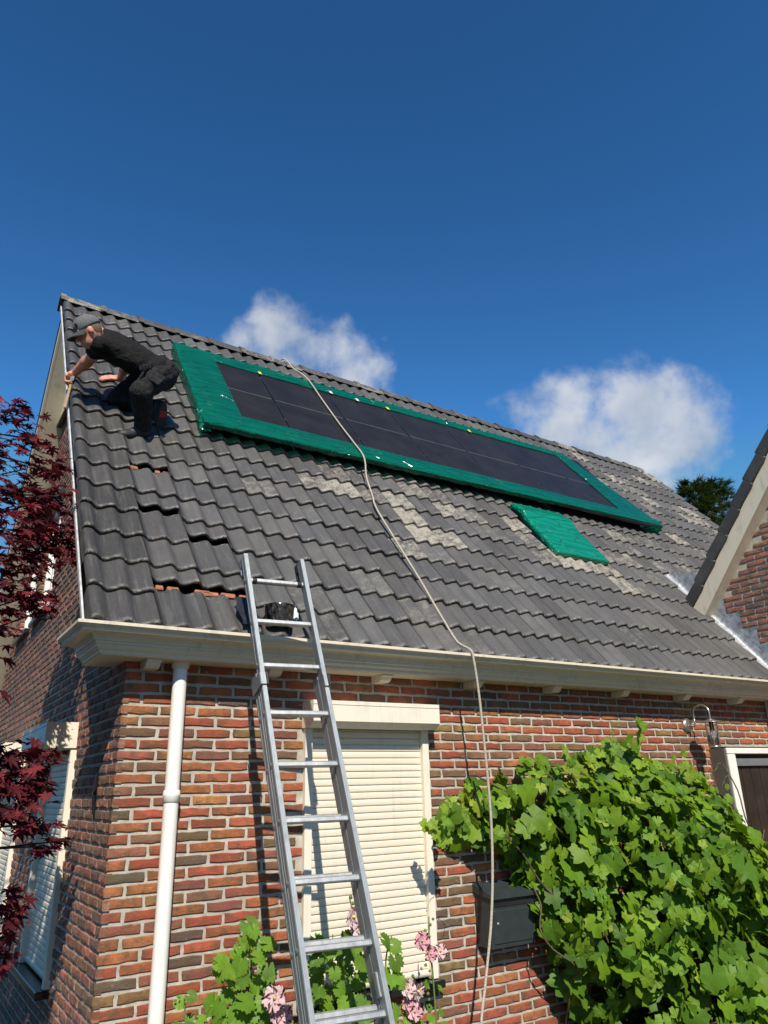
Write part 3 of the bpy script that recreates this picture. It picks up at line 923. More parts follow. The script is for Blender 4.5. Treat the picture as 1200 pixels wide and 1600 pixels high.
# ================================================================== taller wing on the right, its gable facing left
WR = math.tan(RAD(50))
u_w = Vector((0, -math.cos(RAD(50)), math.sin(RAD(50)))); n_w = Vector((0, math.sin(RAD(50)), math.cos(RAD(50))))
def wz(y): return (2.36 - n_w.y*y)/n_w.z          # underside line of the verge on the wing wall
yrw = -2.4; zrw = wz(yrw)
def main_z(y): return 2.45 + (y+.2)*SD.z/SD.y
ww = MB()
poly = [(WING_X+REC, -5.4, 0), (WING_X+REC, -.02, 0), (WING_X+REC, -.02, 2.3), (WING_X+REC, .62, main_z(.62)-.05), (WING_X+REC, yrw, zrw), (WING_X+REC, -5.4, zrw-(yrw+5.4)*WR)]
ww.add(poly, [tuple(range(len(poly)))])
wing_wall = ww.build('wing_wall', MORTAR, house)
res = []
for k in range(-31, 100):
    z = BZ0 + k*COURSE
    t = -5.4 + (0 if k % 2 else .11)
    while t < .62:
        yc = t + BRW/2
        t += PITCHB
        if z > wz(yc) - .05 or z > zrw-(yrw-yc)*WR*(1 if yc < yrw else 0)-.05: continue
        if yc > -.16 and z < main_z(yc) + .02: continue
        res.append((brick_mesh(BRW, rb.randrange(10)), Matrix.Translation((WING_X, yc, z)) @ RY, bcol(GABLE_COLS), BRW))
place_bricks(wing_wall, res, 120, lambda x, y, p: False, Vector((-1, 0, 0)))
# barge board, soffit, verge tiles of the wing
base = u_w*2.25
Lw = (zrw - (base + n_w*2.43).z)/u_w.z
def wpt_(x, n, t): p = base + n_w*n + u_w*t; return Vector((x, p.y, p.z))
b = MB(); b.obox(wpt_(WING_X-.145, 2.427, Lw/2), Vector((1, 0, 0)), u_w, n_w, .012, Lw/2, .080, .003); b.build('barge_board', IVORY, house)
b = MB(); b.obox(wpt_(WING_X-.062, 2.358, Lw/2), Vector((1, 0, 0)), u_w, n_w, .0705, Lw/2-.002, .009, .003); b.build('barge_soffit', IVORY, house)
wr = MB()
p0 = base + n_w*2.55; p1 = p0 + u_w*Lw
wr.add([Vector((WING_X-.12, p0.y, p0.z)), Vector((10, p0.y, p0.z)), Vector((10, p1.y, p1.z)), Vector((WING_X-.12, p1.y, p1.z))], [(0, 1, 2, 3)])
p2 = Vector((0, p1.y - (p1.z-2.2)/WR, 2.2))
wr.add([Vector((WING_X-.12, p1.y, p1.z)), Vector((10, p1.y, p1.z)), Vector((10, p2.y, p2.z)), Vector((WING_X-.12, p2.y, p2.z))], [(0, 1, 2, 3)])
wing_roof = wr.build('wing_roof', UNDERLAY, house)
k = 0; s_ = -.02
vm = MB()
vm.obox(Vector((0, 0, 0)), Vector((1, 0, 0)), Vector((0, 1, 0)), Vector((0, 0, 1)), .016, .156, .062, .012)
vme = vm.mesh('verge_tile'); vme.materials.append(TILE)
while s_ < Lw:
    c0 = base + u_w*(s_+.15) + n_w*(2.560)
    R_ = Matrix(((1, 0, 0, 0), (0, u_w.y, n_w.y, 0), (0, u_w.z, n_w.z, 0), (0, 0, 0, 1)))
    m = Matrix.Translation(Vector((WING_X-.175, c0.y, c0.z))) @ R_ @ Matrix.Rotation(-.07, 4, 'X')
    mk('verge_tile', vme, TILE, wing_roof, m, (.55, .02, .8, 1))
    s_ += .297; k += 1
# lead flashing along the foot of the wing wall
fl = MB()
def flf(u, v):
    s = -.05 + u*1.75; w = -.10 + .17*v
    nn = mnoise.noise(Vector((s*9, v*4, 3)))
    if v < .6: p = rp(WING_X + w - .02 + .012*nn, s, .085 + .012*nn - .03*(1-v))
    else: p = rp(WING_X - .012, s, .085 + .012*nn + (v-.6)*.16)
    return p
fl.grid(flf, 60, 8)
flash = fl.build('lead_flashing', plain('bright_lead', (.42, .43, .45), .4, metal=.3, var=.25, nscale=22, bstr=.8, bscale=40), house)
for i in range(6):
    s = .12 + i*.235
    p = rp(WING_X, s, .05)
    m = MB(); zt = p.z + .29
    def lf(u, v, p=p, zt=zt):
        y = p.y - .09 + u*.20
        zb = main_z(y) + .05
        nn = mnoise.noise(Vector((y*14, v*3, 7+i)))
        return (WING_X - .006 - .006*abs(nn) - .002*i/6, y, zb + (zt + .012*nn - zb)*v)
    m.grid(lf, 8, 6); m.build('flashing_step', LEAD, flash)

# ================================================================== solar panels
PANEL, n_, b_, o_ = new_mat('solar_cells')
n_.links.new(ramp(n_, pos_noise(n_, 3, 3), [(.3, (.016, .0145, .0145)), (.7, (.025, .0225, .0225))]), b_.inputs['Base Color'])
n_.links.new(ramp(n_, pos_noise(n_, 7, 4), [(.3, (.16,)*3), (.7, (.30,)*3)]), b_.inputs['Roughness'])
b_.inputs['Specular IOR Level'].default_value = .09
PFRAME = plain('panel_frame', (.02, .02, .023), .35, var=.2)
BUS = plain('busbar_line', (.10, .10, .105), .45)
PW = (ARR[1]-ARR[0])/7
PL = ['leftmost dark solar panel, mostly under the wide green film band', 'second dark solar panel from the left of the roof array', 'third dark solar panel from the left, crossed by the rope', 'middle dark solar panel of the seven on the roof',
      'third dark solar panel from the right end of the roof array', 'second dark solar panel from the right end of the array', 'rightmost dark solar panel, its right edge under green film']
PH = .190
for i in range(7):
    x0, x1 = ARR[0]+i*PW+.008, ARR[0]+(i+1)*PW-.008
    t = thing('solar_panel', PL[i], 'solar panel', rp((x0+x1)/2, ARR[2], PH), 'solar panels in the roof array')
    def rb_(mb, xa, xb, sa, sb, ha, hb, b=.003):
        mb.obox(rp((xa+xb)/2, (sa+sb)/2, (ha+hb)/2), Vector((1, 0, 0)), SD, ND, (xb-xa)/2, (sb-sa)/2, (hb-ha)/2, b); return mb
    rb_(MB(), x0+.012, x1-.012, ARR[2]+.012, ARR[3]-.012, PH-.02, PH, .001).build('cell_sheet', PANEL, t)
    f = MB()
    rb_(f, x0, x0+.014, ARR[2], ARR[3], PH-.035, PH+.003); rb_(f, x1-.014, x1, ARR[2], ARR[3], PH-.035, PH+.003)
    rb_(f, x0+.014, x1-.014, ARR[2], ARR[2]+.014, PH-.035, PH+.003); rb_(f, x0+.014, x1-.014, ARR[3]-.014, ARR[3], PH-.035, PH+.003)
    f.build('frame', PFRAME, t)
    rb_(MB(), x0+.015, x1-.015, 3.655, 3.667, PH, PH+.0015, .0004).build('centre_gap', BUS, t)
    rb_(MB(), (x0+x1)/2-.002, (x0+x1)/2+.002, ARR[2]+.02, ARR[3]-.02, PH, PH+.0012, .0003).build('cell_line', PFRAME, t)
    for sc_ in (3.15, 4.2):
        rb_(MB(), x1-.004, x1+.020, sc_, sc_+.05, PH-.01, PH+.008).build('clamp', BLACK, t)

# ================================================================== green film
def film_mat(name, col, tr, rough=.22):
    m, n, b, o = new_mat(name)
    g = n.nodes.new('ShaderNodeNewGeometry')
    f = pos_noise(n, 6, 3, .6)
    mp = N(n, 'ShaderNodeMapping', {'Vector': g.outputs['Position'], 'Scale': (4, 16, 16), 'Rotation': (0, 0, .4)})
    wr = N(n, 'ShaderNodeTexNoise', {'Vector': mp.outputs[0], 'Scale': 1.0, 'Detail': 3, 'Roughness': .5}).outputs['Fac']
    n.links.new(ramp(n, f, [(.3, tuple(c*.8 for c in col)), (.7, col)]), b.inputs['Base Color'])
    b.inputs['Roughness'].default_value = rough
    b.inputs['Coat Weight'].default_value = .3; b.inputs['Coat Roughness'].default_value = .12
    vo = N(n, 'ShaderNodeTexVoronoi', {'Vector': N(n, 'ShaderNodeMapping', {'Vector': g.outputs['Position'], 'Scale': (1.6, 7, 7), 'Rotation': (.25, .15, .35)}).outputs[0], 'Scale': 1.6}, feature='DISTANCE_TO_EDGE').outputs['Distance']
    crease = ramp(n, vo, [(0, (0,)*3), (.045, (1,)*3)])
    hsum = N(n, 'ShaderNodeMath', {0: crease, 1: N(n, 'ShaderNodeMath', {0: wr, 1: 1.6}, operation='MULTIPLY').outputs[0]}, operation='ADD').outputs[0]
    bump(n, b, hsum, .8, .016)
    t = n.nodes.new('ShaderNodeBsdfTransparent'); t.inputs[0].default_value = (.10, .75, .50, 1)
    mx = n.nodes.new('ShaderNodeMixShader'); mx.inputs[0].default_value = tr
    n.links.new(b.outputs[0], mx.inputs[1]); n.links.new(t.outputs[0], mx.inputs[2]); n.links.new(mx.outputs[0], o.inputs['Surface'])
    return m
FILM = film_mat('green_film', (.003, .185, .118), .38, .16)
FILM2 = film_mat('green_film_bright', (.004, .26, .155), .10)
OUT = (.785, 6.98, 2.63, 4.57); INN = (1.205, 6.43, 2.975, 4.33)
FH = PH + .016
def film_h(x, s):
    return .004*mnoise.noise(Vector((x*2.1, s*2.7, 1))) + .002*mnoise.noise(Vector((x*9, s*7, 5)))
fm_ = MB()
def ring_face(P):           # P(u,v): u along, v from inner edge (0) to outer (1) then skirt (1..1.5)
    fm_.grid(P, P.nu, 12)
def side(inner, outer, nu, drop=.135):
    """inner, outer: pairs of (x,s) end points"""
    (ax, as_), (bx_, bs) = inner; (cx_, cs), (dx_, ds) = outer
    ox = (cx_+dx_)/2 - (ax+bx_)/2; os_ = (cs+ds)/2 - (as_+bs)/2
    l = math.hypot(ox, os_); ox /= l; os_ /= l
    def P(u, v):
        if v <= .7:
            k = v/.7
            x = (ax+(bx_-ax)*u)*(1-k) + (cx_+(dx_-cx_)*u)*k; s = (as_+(bs-as_)*u)*(1-k) + (cs+(ds-cs)*u)*k
            h = FH + film_h(x, s) - (.006 if v == 0 else 0)
        else:
            k = (v-.7)/.3
            x = cx_+(dx_-cx_)*u; s = cs+(ds-cs)*u
            wob = film_h(x*2, s*2)
            crk = .010*mnoise.noise(Vector((x*19, s*19, k*2.5)))*k
            x += (.010*math.sin(k*2.6)+wob*1.5-.02*k+crk)*ox; s += (.010*math.sin(k*2.6)+wob*1.5-.02*k+crk)*os_
            h = FH + film_h(x, s)*(1-k*.4) - k*(drop + .012*mnoise.noise(Vector((x*7, s*7, 4)))) + wob*k
        return rp(x, s, h)
    fm_.grid(P, nu, 14)
I, O = INN, OUT
side([(I[0], I[2]), (I[1], I[2]+.05)], [(O[0], O[2]), (O[1]+.12, O[2]+.17)], 150, .060)         # lower
side([(I[1]-.07, I[3]+.12), (I[0], I[3])], [(O[1]-.36, O[3]+.03), (O[0], O[3])], 150)       # upper
side([(I[0], I[3]), (I[0], I[2])], [(O[0], O[3]), (O[0], O[2])], 50)        # left
side([(I[1], I[2]+.05), (I[1]-.07, I[3]+.12)], [(O[1]+.12, O[2]+.17), (O[1]-.36, O[3]+.03)], 50)        # right
film = fm_.build('plastic_film', FILM)
for (xa, sa, xb, sb, wdt, ux, us) in ((O[0]-.004, O[2], O[1]+.11, O[2]+.165, .15, 0, 1), (O[0]-.004, O[3]-.14, O[1]-.38, O[3]-.10, .13, 0, 1), (O[0]-.004, O[2]+.02, O[0]-.004, O[3], .14, 1, 0)):
    m = MB()
    def band(u, v, xa=xa, sa=sa, xb=xb, sb=sb, wdt=wdt, ux=ux, us=us):
        e = wdt*(1 + .25*mnoise.noise(Vector((u*14, wdt*50, 2))))
        x = xa + (xb-xa)*u + ux*e*v; s = sa + (sb-sa)*u + us*e*v
        return rp(x, s, FH + .004 + film_h(x, s) - (.008 if v < .06 else 0) + .0025*mnoise.noise(Vector((x*16, s*16, 3))))
    m.grid(band, 120, 6); m.build('overlap_band', FILM, film)
tag(film, 'long green plastic film taped round the edges of the solar array', 'plastic film')
YEL = plain('yellow_tape', (.62, .62, .06), .5); WHT = plain('white_tape', (.75, .75, .72), .5)
for x, s, mt in ((1.715, 4.33, YEL), (2.62, 4.36, WHT), (2.98, 4.36, WHT), (3.42, 4.37, YEL), (4.72, 4.40, YEL)):
    m = MB(); rb_(m, x-.018, x+.018, s-.035, s+.03, FH+.004, FH+.012, .002); m.build('tape_piece', mt, film)
# loose end of film at the lower left corner
m = MB(); m.grid(lambda u, v: rp(.765 + .10*u - .02*v, 2.62 + .22*v, 0.11 + .09*v + .03*mnoise.noise(Vector((u*5, v*6, 2)))+.02), 8, 10); m.build('loose_fold', FILM, film)

# wrapped roof window
rw = MB(); rb_(rw, SKY[0]+.02, SKY[1]-.02, SKY[2]+.02, SKY[3]-.02, -.02, .085, .006)
rwin = rw.build('roof_window', DARKBOARD, house)
fb = MB()
def wrap(u, v):
    # closed pillow over the window: u across, v along the slope; edges roll down to the tiles
    def roll(t): 
        e = .13
        if t < e: return 0, (t/e)
        if t > 1-e: return 1, ((1-t)/e)
        return (t-e)/(1-2*e), 1
    fx, hx = roll(u); fs, hs = roll(v)
    x = SKY[0]-.015 + (SKY[1]-SKY[0]+.03)*fx; s = SKY[2]-.015 + (SKY[3]-SKY[2]+.03)*fs
    h = .015 + .10*min(math.sin(hx*math.pi/2), math.sin(hs*math.pi/2)) + 1.0*film_h(x*2.2, s*2.2)
    if hx < 1: x += (.02*math.sin(hx*3.1))*(-1 if u < .5 else 1)
    if hs < 1: s += (.02*math.sin(hs*3.1))*(-1 if v < .5 else 1)
    # ridge of the window's upper hood
    h += .03*math.exp(-((fs-.82)/.10)**2)
    return rp(x, s, h)
fb.grid(wrap, 30, 44)
tag(fb.build('plastic_film', FILM2), 'small bright green plastic film wrapped over the roof window', 'plastic film')

# ================================================================== rope over the roof
rope_m = plain('rope_fibre', (.46, .41, .34), .9, var=.3, nscale=160, bstr=.6, bscale=300)
def catmull(P, n=8):
    P = [Vector(p) for p in P]; out_ = []
    for i in range(len(P)-1):
        p0, p1, p2, p3 = P[max(i-1, 0)], P[i], P[i+1], P[min(i+2, len(P)-1)]
        for k in range(n):
            t = k/n
            out_.append(.5*((2*p1) + (p2-p0)*t + (2*p0-5*p1+4*p2-p3)*t*t + (3*p1-p0-3*p2+p3)*t**3))
    out_.append(P[-1]); return out_
RP = [Vector((2.36, 4.4, 5.35)), Vector((2.365, 3.6, 6.36)), Vector((2.37, RIDGE.y+.02, RIDGE.z+.115)), rp(2.37, 5.05, .15), rp(2.375, 4.58, .225), rp(2.40, 4.0, .208), rp(2.405, 3.4, .208), rp(2.40, 2.95, .222), rp(2.395, 2.64, .222), rp(2.37, 2.40, .13),
      rp(2.33, 2.1, .095), rp(2.275, 1.85, .093), rp(2.25, 1.3, .095), rp(2.235, .8, .094), rp(2.21, .4, .095), rp(2.21, .1, .085), Vector((2.225, -.25, 2.53)), Vector((2.235, -.345, 2.474)), Vector((2.24, -.362, 2.40)), Vector((2.26, -.365, 2.2)), Vector((2.275, -.366, 1.91)),
      Vector((2.29, -.366, 1.47)), Vector((2.275, -.366, 1.13)), Vector((2.23, -.37, .82)), Vector((2.15, -.38, .52)), Vector((2.08, -.40, .31)), Vector((2.03, -.44, .05)), Vector((2.15, -.6, .05)), Vector((2.5, -.75, .05))]
m = MB(); m.tube(catmull(RP, 8), .0085, 7)
tag(m.build('rope', rope_m), 'long beige rope running over the ridge and hanging past the gutter', 'rope')

# ================================================================== ladder
lu = Vector((-.02896, .32731, .94447)).normalized(); lw = Vector((.33, -.0461, 0)); LW = lw.length; lwd = lw.normalized()
ln = lwd.cross(lu).normalized()
if ln.y > 0: ln = -ln                       # towards the camera
LP = Vector((.6015, -.3073, 2.7797))
lad = thing('extension_ladder', 'two-section aluminium extension ladder leaning against the cream gutter', 'ladder', (.85, -1.25, 0))
def rail(a, t0, t1, off, w=.0125, dep=.034):
    """C-section rail: web + two flanges"""
    c_ = a + ln*off
    mb = MB(); mid = (t0+t1)/2; hl = (t1-t0)/2
    return c_, mb, mid, hl
def make_rail(side_, base, t0, t1, off, nm):
    # side_ -1 left, +1 right.  Web on the outer side, flanges point inwards
    c_ = base + ln*off + lu*((t0+t1)/2); hl = (t1-t0)/2
    mb = MB()
    mb.obox(c_ + lwd*(side_*.0225), lwd, lu, ln, .0025, hl, .030, .001)
    mb.obox(c_ + lwd*(side_*.0125) + ln*.0305, lwd, lu, ln, .0125, hl, .0035, .0012)
    mb.obox(c_ + lwd*(side_*.0125) - ln*.0305, lwd, lu, ln, .0125, hl, .0035, .0012)
    mb.obox(c_ + lwd*(side_*.0015), lwd, lu, ln, .0015, hl, .0268, .0005)
    # raised rib on the front flange
    mb.obox(c_ + lwd*(side_*.0125) + ln*.0345, lwd, lu, ln, .004, hl-.002, .0012, .0004)
    # groove along the outside of the web
    mb.obox(c_ + lwd*(side_*.0252) + ln*.022, lwd, lu, ln, .0008, hl-.002, .006, .0003)
    mb.obox(c_ + lwd*(side_*.0252) - ln*.022, lwd, lu, ln, .0008, hl-.002, .006, .0003)
    return mb.build(nm, ALU, lad)
def section(off, t0, t1, ks):
    rails = []
    for side_, base in ((-1, LP), (1, LP + lw)):
        r_ = make_rail(side_, base, t0, t1, off, 'rail'); rails.append(r_)
        for k in ks:                                   # pressed rung ends
            q = MB(); c_ = base + ln*off - lu*(.2798*k) + lwd*(side_*.026)
            q.lathe(c_, [(.0, .0035), (.008, .003), (.0125, .0), (.014, -.002)], 10, lwd*side_); q.build('rung_end', STEEL, r_)
    for k in ks:
        c_ = LP + lw*.5 + ln*off - lu*(.2798*k) + (lu*.031 if off else lu*0)
        q = MB(); q.obox(c_, lwd, lu, ln, LW/2, .0135, .0155, .005)
        for z_ in (-.008, 0, .008): q.obox(c_ + lu*.0137 + ln*z_, lwd, lu, ln, LW/2-.001, .0008, .0022, .0004)
        q.build('rung', ALU_RUNG, lad)
    return rails
section(0, -2.52, .175, range(0, 9))
section(-.078, -2.94, -.60, [k for k in range(3, 11)])
for side_, base in ((-1, LP), (1, LP + lw)):
    q = MB(); c_ = base + lwd*(side_*.012) - ln*.055 + lu*.16                       # top hooks
    q.obox(c_, lwd, lu, ln, .011, .030, .03, .004)
    q.obox(c_ - ln*.03 - lu*.02, lwd, lu, ln, .010, .055, .008, .003)
    q.build('top_hook', BLACK if side_ > 0 else ALU, lad)
    q = MB(); c_ = base + lwd*(side_*.012) - ln*.039 - lu*.655                     # guide brackets
    q.obox(c_ + lwd*(side_*.019), lwd, lu, ln, .004, .036, .082, .002)
    q.obox(c_ + ln*.078 + lwd*(side_*.004), lwd, lu, ln, .017, .036, .006, .002)
    g_ = q.build('guide_bracket', ALU, lad)
    q = MB(); q.obox(c_ + ln*.078 - lwd*(side_*.016) if side_ < 0 else c_ + ln*.085 + lwd*.014, lwd, lu, ln, .007, .036, .010, .003); q.build('guide_pad', BLACK, lad)
    q = MB(); c_ = base - ln*.078 + lwd*(side_*.0125) - lu*.60; q.obox(c_, lwd, lu, ln, .0165, .016, .040, .004); q.build('rail_cap', ALU, lad)
    q = MB(); c_ = base - ln*.078 + lwd*(side_*.0125) - lu*2.92; q.obox(c_, lwd, lu, ln, .02, .03, .042, .005); q.build('foot', BLACK, lad)
    q = MB(); q.tube([LP + lw*(.04 if side_ < 0 else .96), LP + lw*(.12 if side_ < 0 else .88)], .019, 10); q.build('rung_sleeve', BLACK, lad)
q = MB(); c_ = LP + lw - lwd*.006 - lu*(.2798*7.6) - ln*.01
q.obox(c_, lwd, lu, ln, .006, .05, .018, .003); q.build('rung_catch', STEEL, lad)

# ================================================================== bucket and rag behind the gutter
bk = thing('bucket', 'shiny black bucket behind the gutter, seen between the ladder rails', 'bucket', rp(.86, .03, .0))
bc = rp(.835, .045, .075)
BKM, n_, b_, o_ = new_mat('tarry_metal')
n_.links.new(ramp(n_, pos_noise(n_, 25, 4, .7), [(.40, (.06, .06, .062)), (.66, (.5, .5, .5))]), b_.inputs['Base Color'])
b_.inputs['Roughness'].default_value = .14; b_.inputs['Metallic'].default_value = .9
m = MB(); m.lathe(bc, [(.0, .0), (.082, .0), (.092, .125), (.097, .128), (.097, .134), (.090, .134), (.086, .124), (.075, .03), (.0, .02)], 28); m.build('pail', BKM, bk)
m = MB(); m.tube([bc + Vector((.097*math.cos(a), .097*math.sin(a)*.9, .125 + .015*math.sin(a))) for a in [i/12*math.pi for i in range(13)]], .003, 6); m.build('handle', STEEL, bk)
rg = MB()
def rag(u, v):
    x = .90 + .10*u; s = .13 + .13*v
    return rp(x, s, .085 + .035*mnoise.noise(Vector((u*3, v*4, 8))) + .02*math.sin(u*5+v*3))
rg.grid(rag, 10, 10)
tag(rg.build('rag', plain('white_rag', (.72, .71, .68), .9, var=.1)), 'small crumpled white rag on the tiles beside the black bucket', 'rag')

# ================================================================== mailbox
mb_ = thing('mailbox', 'dark grey wall mailbox with sloped lid beside the vine', 'mailbox', (2.6, -.08, .6))
MBM = plain('grey_green_paint', (.030, .040, .042), .42, var=.12, nscale=12)
m = MB(); X0, X1 = 2.405, 2.80
m.add([(X0, -.003, .62), (X1, -.003, .62), (X1, -.003, .93), (X0, -.003, .93), (X0+.012, -.135, .612), (X1-.012, -.135, .612), (X1+.0, -.165, .90), (X0-.0, -.165, .90)],
      [(0, 1, 5, 4), (4, 5, 6, 7), (0, 4, 7, 3), (1, 2, 6, 5), (3, 7, 6, 2)]); m.build('body', MBM, mb_)
m = MB(); m.add([(X0-.012, -.001, .985), (X1+.012, -.001, .985), (X1+.012, -.19, .925), (X0-.012, -.19, .925), (X0-.012, -.001, .935), (X1+.012, -.001, .935), (X1+.012, -.19, .902), (X0-.012, -.19, .902)],
      [(0, 3, 2, 1), (3, 7, 6, 2), (4, 5, 6, 7), (0, 4, 7, 3), (1, 2, 6, 5)]); m.build('lid', MBM, mb_)
def mf(x, z, out=0): t = (z-.612)/(.90-.612); return Vector((x, -.135-.03*t-out, z))
m = MB(); fx = Vector((1, 0, 0)); fz = (mf(0, .9)-mf(0, .612)).normalized(); fn_ = fx.cross(fz)
m.obox(mf(2.60, .735, .002), fx, fz, fn_, .165, .098, .004, .003); m.build('door', MBM, mb_)
m = MB(); m.obox(mf(2.60, .865, .001), fx, fz, fn_, .165, .014, .003, .002); m.build('slot_flap', BLACK, mb_)
m = MB(); m.lathe(mf(2.465, .755, .006), [(.011, .0), (.011, .004), (.008, .006), (.0, .006)], 14, -Vector((0, 1, .1))); m.build('lock', STEEL, mb_)

# ================================================================== wall lamp
wl = thing('wall_lamp', 'steel swan-neck wall lamp with glass cylinder beside the door', 'lamp', (4.95, 0, 2.05))
m = MB(); m.lathe((4.95, -.001, 2.055), [(.062, .0), (.062, .008), (.05, .02), (.035, .026), (.018, .03), (.0, .031)], 24, (0, -1, 0)); m.build('wall_plate', LAMP_STEEL, wl)
pts = [Vector((4.95, -.02, 2.055)), Vector((4.95, -.075, 2.04)), Vector((4.95, -.085, 2.06)), Vector((4.95, -.085, 2.15))]
for i in range(11):
    a = math.pi - i/10*math.pi
    pts.append(Vector((4.95, -.165 - .08*math.cos(a) if False else -.165 + .08*math.cos(math.pi-a) , 2.15 + .065*math.sin(a))))
pts.append(Vector((4.95, -.245, 2.085)))
m = MB(); m.tube(pts, .0085, 8); m.build('arm', LAMP_STEEL, wl)
lc = Vector((4.95, -.245, 0))
m = MB(); m.lathe((lc.x, lc.y, 2.07), [(.0, .022), (.022, .020), (.04, .010), (.10, -.006), (.102, -.010), (.04, -.004), (.0, .0)], 28); m.build('shade', LAMP_STEEL, wl)
gl, n_, b_, o_ = new_mat('lamp_glass')
b_.inputs['Transmission Weight'].default_value = 1.0; b_.inputs['Roughness'].default_value = .02; b_.inputs['IOR'].default_value = 1.1
n_.links.new(ramp(n_, pos_noise(n_, 5, 2), [(.3, (.9, .9, .88)), (.7, (.97, .97, .95))]), b_.inputs['Base Color'])
m = MB(); m.lathe((lc.x, lc.y, 1.86), [(.046, .20), (.046, .0), (.043, .0), (.043, .20)], 24); m.build('glass', gl, wl)
m = MB(); m.lathe((lc.x, lc.y, 1.855), [(.0, .012), (.045, .012), (.050, .006), (.050, -.004), (.0, -.004)], 24); m.build('base_ring', LAMP_STEEL, wl)
m = MB(); m.lathe((lc.x, lc.y, 1.93), [(.0, -.02), (.015, -.015), (.026, .005), (.028, .025), (.02, .05), (.014, .065)], 16); bl = m.build('bulb', plain('white_bulb', (.8, .8, .78), .3, var=.02), wl)
m = MB(); m.tube([(lc.x, lc.y, 1.99), (lc.x, lc.y, 2.066)], .018, 12); m.build('socket', BLACK, wl)
for a in (0.6, 2.2, 3.8, 5.4):
    m = MB(); p = (lc.x + .048*math.cos(a), lc.y + .048*math.sin(a)); m.tube([(p[0], p[1], 1.86), (p[0], p[1], 2.064)], .003, 6); m.build('cage_bar', LAMP_STEEL, wl)

# ================================================================== the roofer
def surface_nets(f, lo, hi, h):
    lo = np.array(lo, float); n = np.ceil((np.array(hi)-lo)/h).astype(int)+1
    ax = [lo[i] + h*np.arange(n[i]) for i in range(3)]
    X, Y, Z = np.meshgrid(*ax, indexing='ij')
    D = f(np.stack([X.ravel(), Y.ravel(), Z.ravel()], 1)).reshape(n)
    S = D < 0
    c = [S[i:n[0]-1+i, j:n[1]-1+j, k:n[2]-1+k] for i in (0, 1) for j in (0, 1) for k in (0, 1)]
    cnt = sum(x.astype(int) for x in c)
    act = (cnt > 0) & (cnt < 8)
    idx = -np.ones(act.shape, int); ids = np.argwhere(act); idx[act] = np.arange(len(ids))
    acc = np.zeros((len(ids), 3)); w = np.zeros(len(ids))
    cor = [(i, j, k) for i in (0, 1) for j in (0, 1) for k in (0, 1)]
    for a in cor:
        for b in range(3):
            if a[b]: continue
            e = list(a); e[b] = 1
            d0 = D[ids[:, 0]+a[0], ids[:, 1]+a[1], ids[:, 2]+a[2]]; d1 = D[ids[:, 0]+e[0], ids[:, 1]+e[1], ids[:, 2]+e[2]]
            m = (d0 < 0) != (d1 < 0)
            t = np.where(m, d0/(d0-d1+1e-12), 0)
            p = np.tile(np.array(a, float), (len(ids), 1)); p[:, b] += t
            acc[m] += p[m]; w[m] += 1
    V = lo + h*(ids + acc/w[:, None])
    F = []
    for b in range(3):
        u, v = (b+1) % 3, (b+2) % 3
        sl = [slice(None)]*3; sl2 = [slice(None)]*3
        sl[b] = slice(0, n[b]-1); sl2[b] = slice(1, n[b])
        ch = S[tuple(sl)] != S[tuple(sl2)]
        e = np.argwhere(ch)
        e = e[(e[:, u] > 0) & (e[:, v] > 0) & (e[:, u] < n[u]-1) & (e[:, v] < n[v]-1)]
        q = []
        for du, dv in ((1, 1), (0, 1), (0, 0), (1, 0)):
            g = e.copy(); g[:, u] -= du; g[:, v] -= dv
            q.append(idx[g[:, 0], g[:, 1], g[:, 2]])
        q = np.stack(q, 1)
        flip = S[e[:, 0], e[:, 1], e[:, 2]]
        q[~flip] = q[~flip][:, ::-1]
        F.append(q)
    return V, np.vstack(F)
def A3(v): return np.array((v[0], v[1], v[2]), float)
def cone(a, b, ra, rb):
    a, b = A3(a), A3(b); d = b-a; L2 = d@d + 1e-12
    def f(P):
        t = np.clip((P-a)@d/L2, 0, 1)
        return np.linalg.norm(P - a - t[:, None]*d, axis=1) - (ra + (rb-ra)*t)
    return f
def ell(c, axes, r):
    c = A3(c); R = np.array([A3(x) for x in axes]); r = np.array(r, float)
    def f(P):
        q = (P-c) @ R.T
        k0 = np.linalg.norm(q/r, axis=1); k1 = np.linalg.norm(q/(r*r), axis=1)
        return k0*(k0-1)/(k1+1e-9)
    return f
def rbox(c, axes, hs, rr):
    c = A3(c); R = np.array([A3(x) for x in axes]); hs = np.array(hs, float)-rr
    def f(P):
        q = np.abs((P-c) @ R.T) - hs
        return np.linalg.norm(np.maximum(q, 0), axis=1) + np.minimum(q.max(1), 0) - rr
    return f
def smin(fs, k):
    def f(P):
        d = fs[0](P)
        for g in fs[1:]:
            e = g(P); h = np.clip(.5+.5*(e-d)/k, 0, 1)
            d = e*(1-h) + d*h - k*h*(1-h)
        return d
    return f
def vnoise(P, sc, seed=0):
    q = P*sc + seed*7.3
    return (np.sin(q[:, 0]*1.0+1.7*np.sin(q[:, 1]*.8+q[:, 2]*.5)) + np.sin(q[:, 1]*1.3+1.5*np.sin(q[:, 2]*.9-q[:, 0]*.4)) + np.sin(q[:, 2]*1.1+1.6*np.sin(q[:, 0]*.7+q[:, 1]*.6)))/3
def wrinkle(f, amp, sc, seed=0):
    return lambda P: f(P) + amp*vnoise(P, sc, seed) + amp*.5*vnoise(P, sc*2.3, seed+1)
def sdf_obj(name, f, lo, hi, h, mat, parent):
    V, F = surface_nets(f, lo, hi, h)
    return mk(name, np_mesh(name, V, F, True), mat, parent)

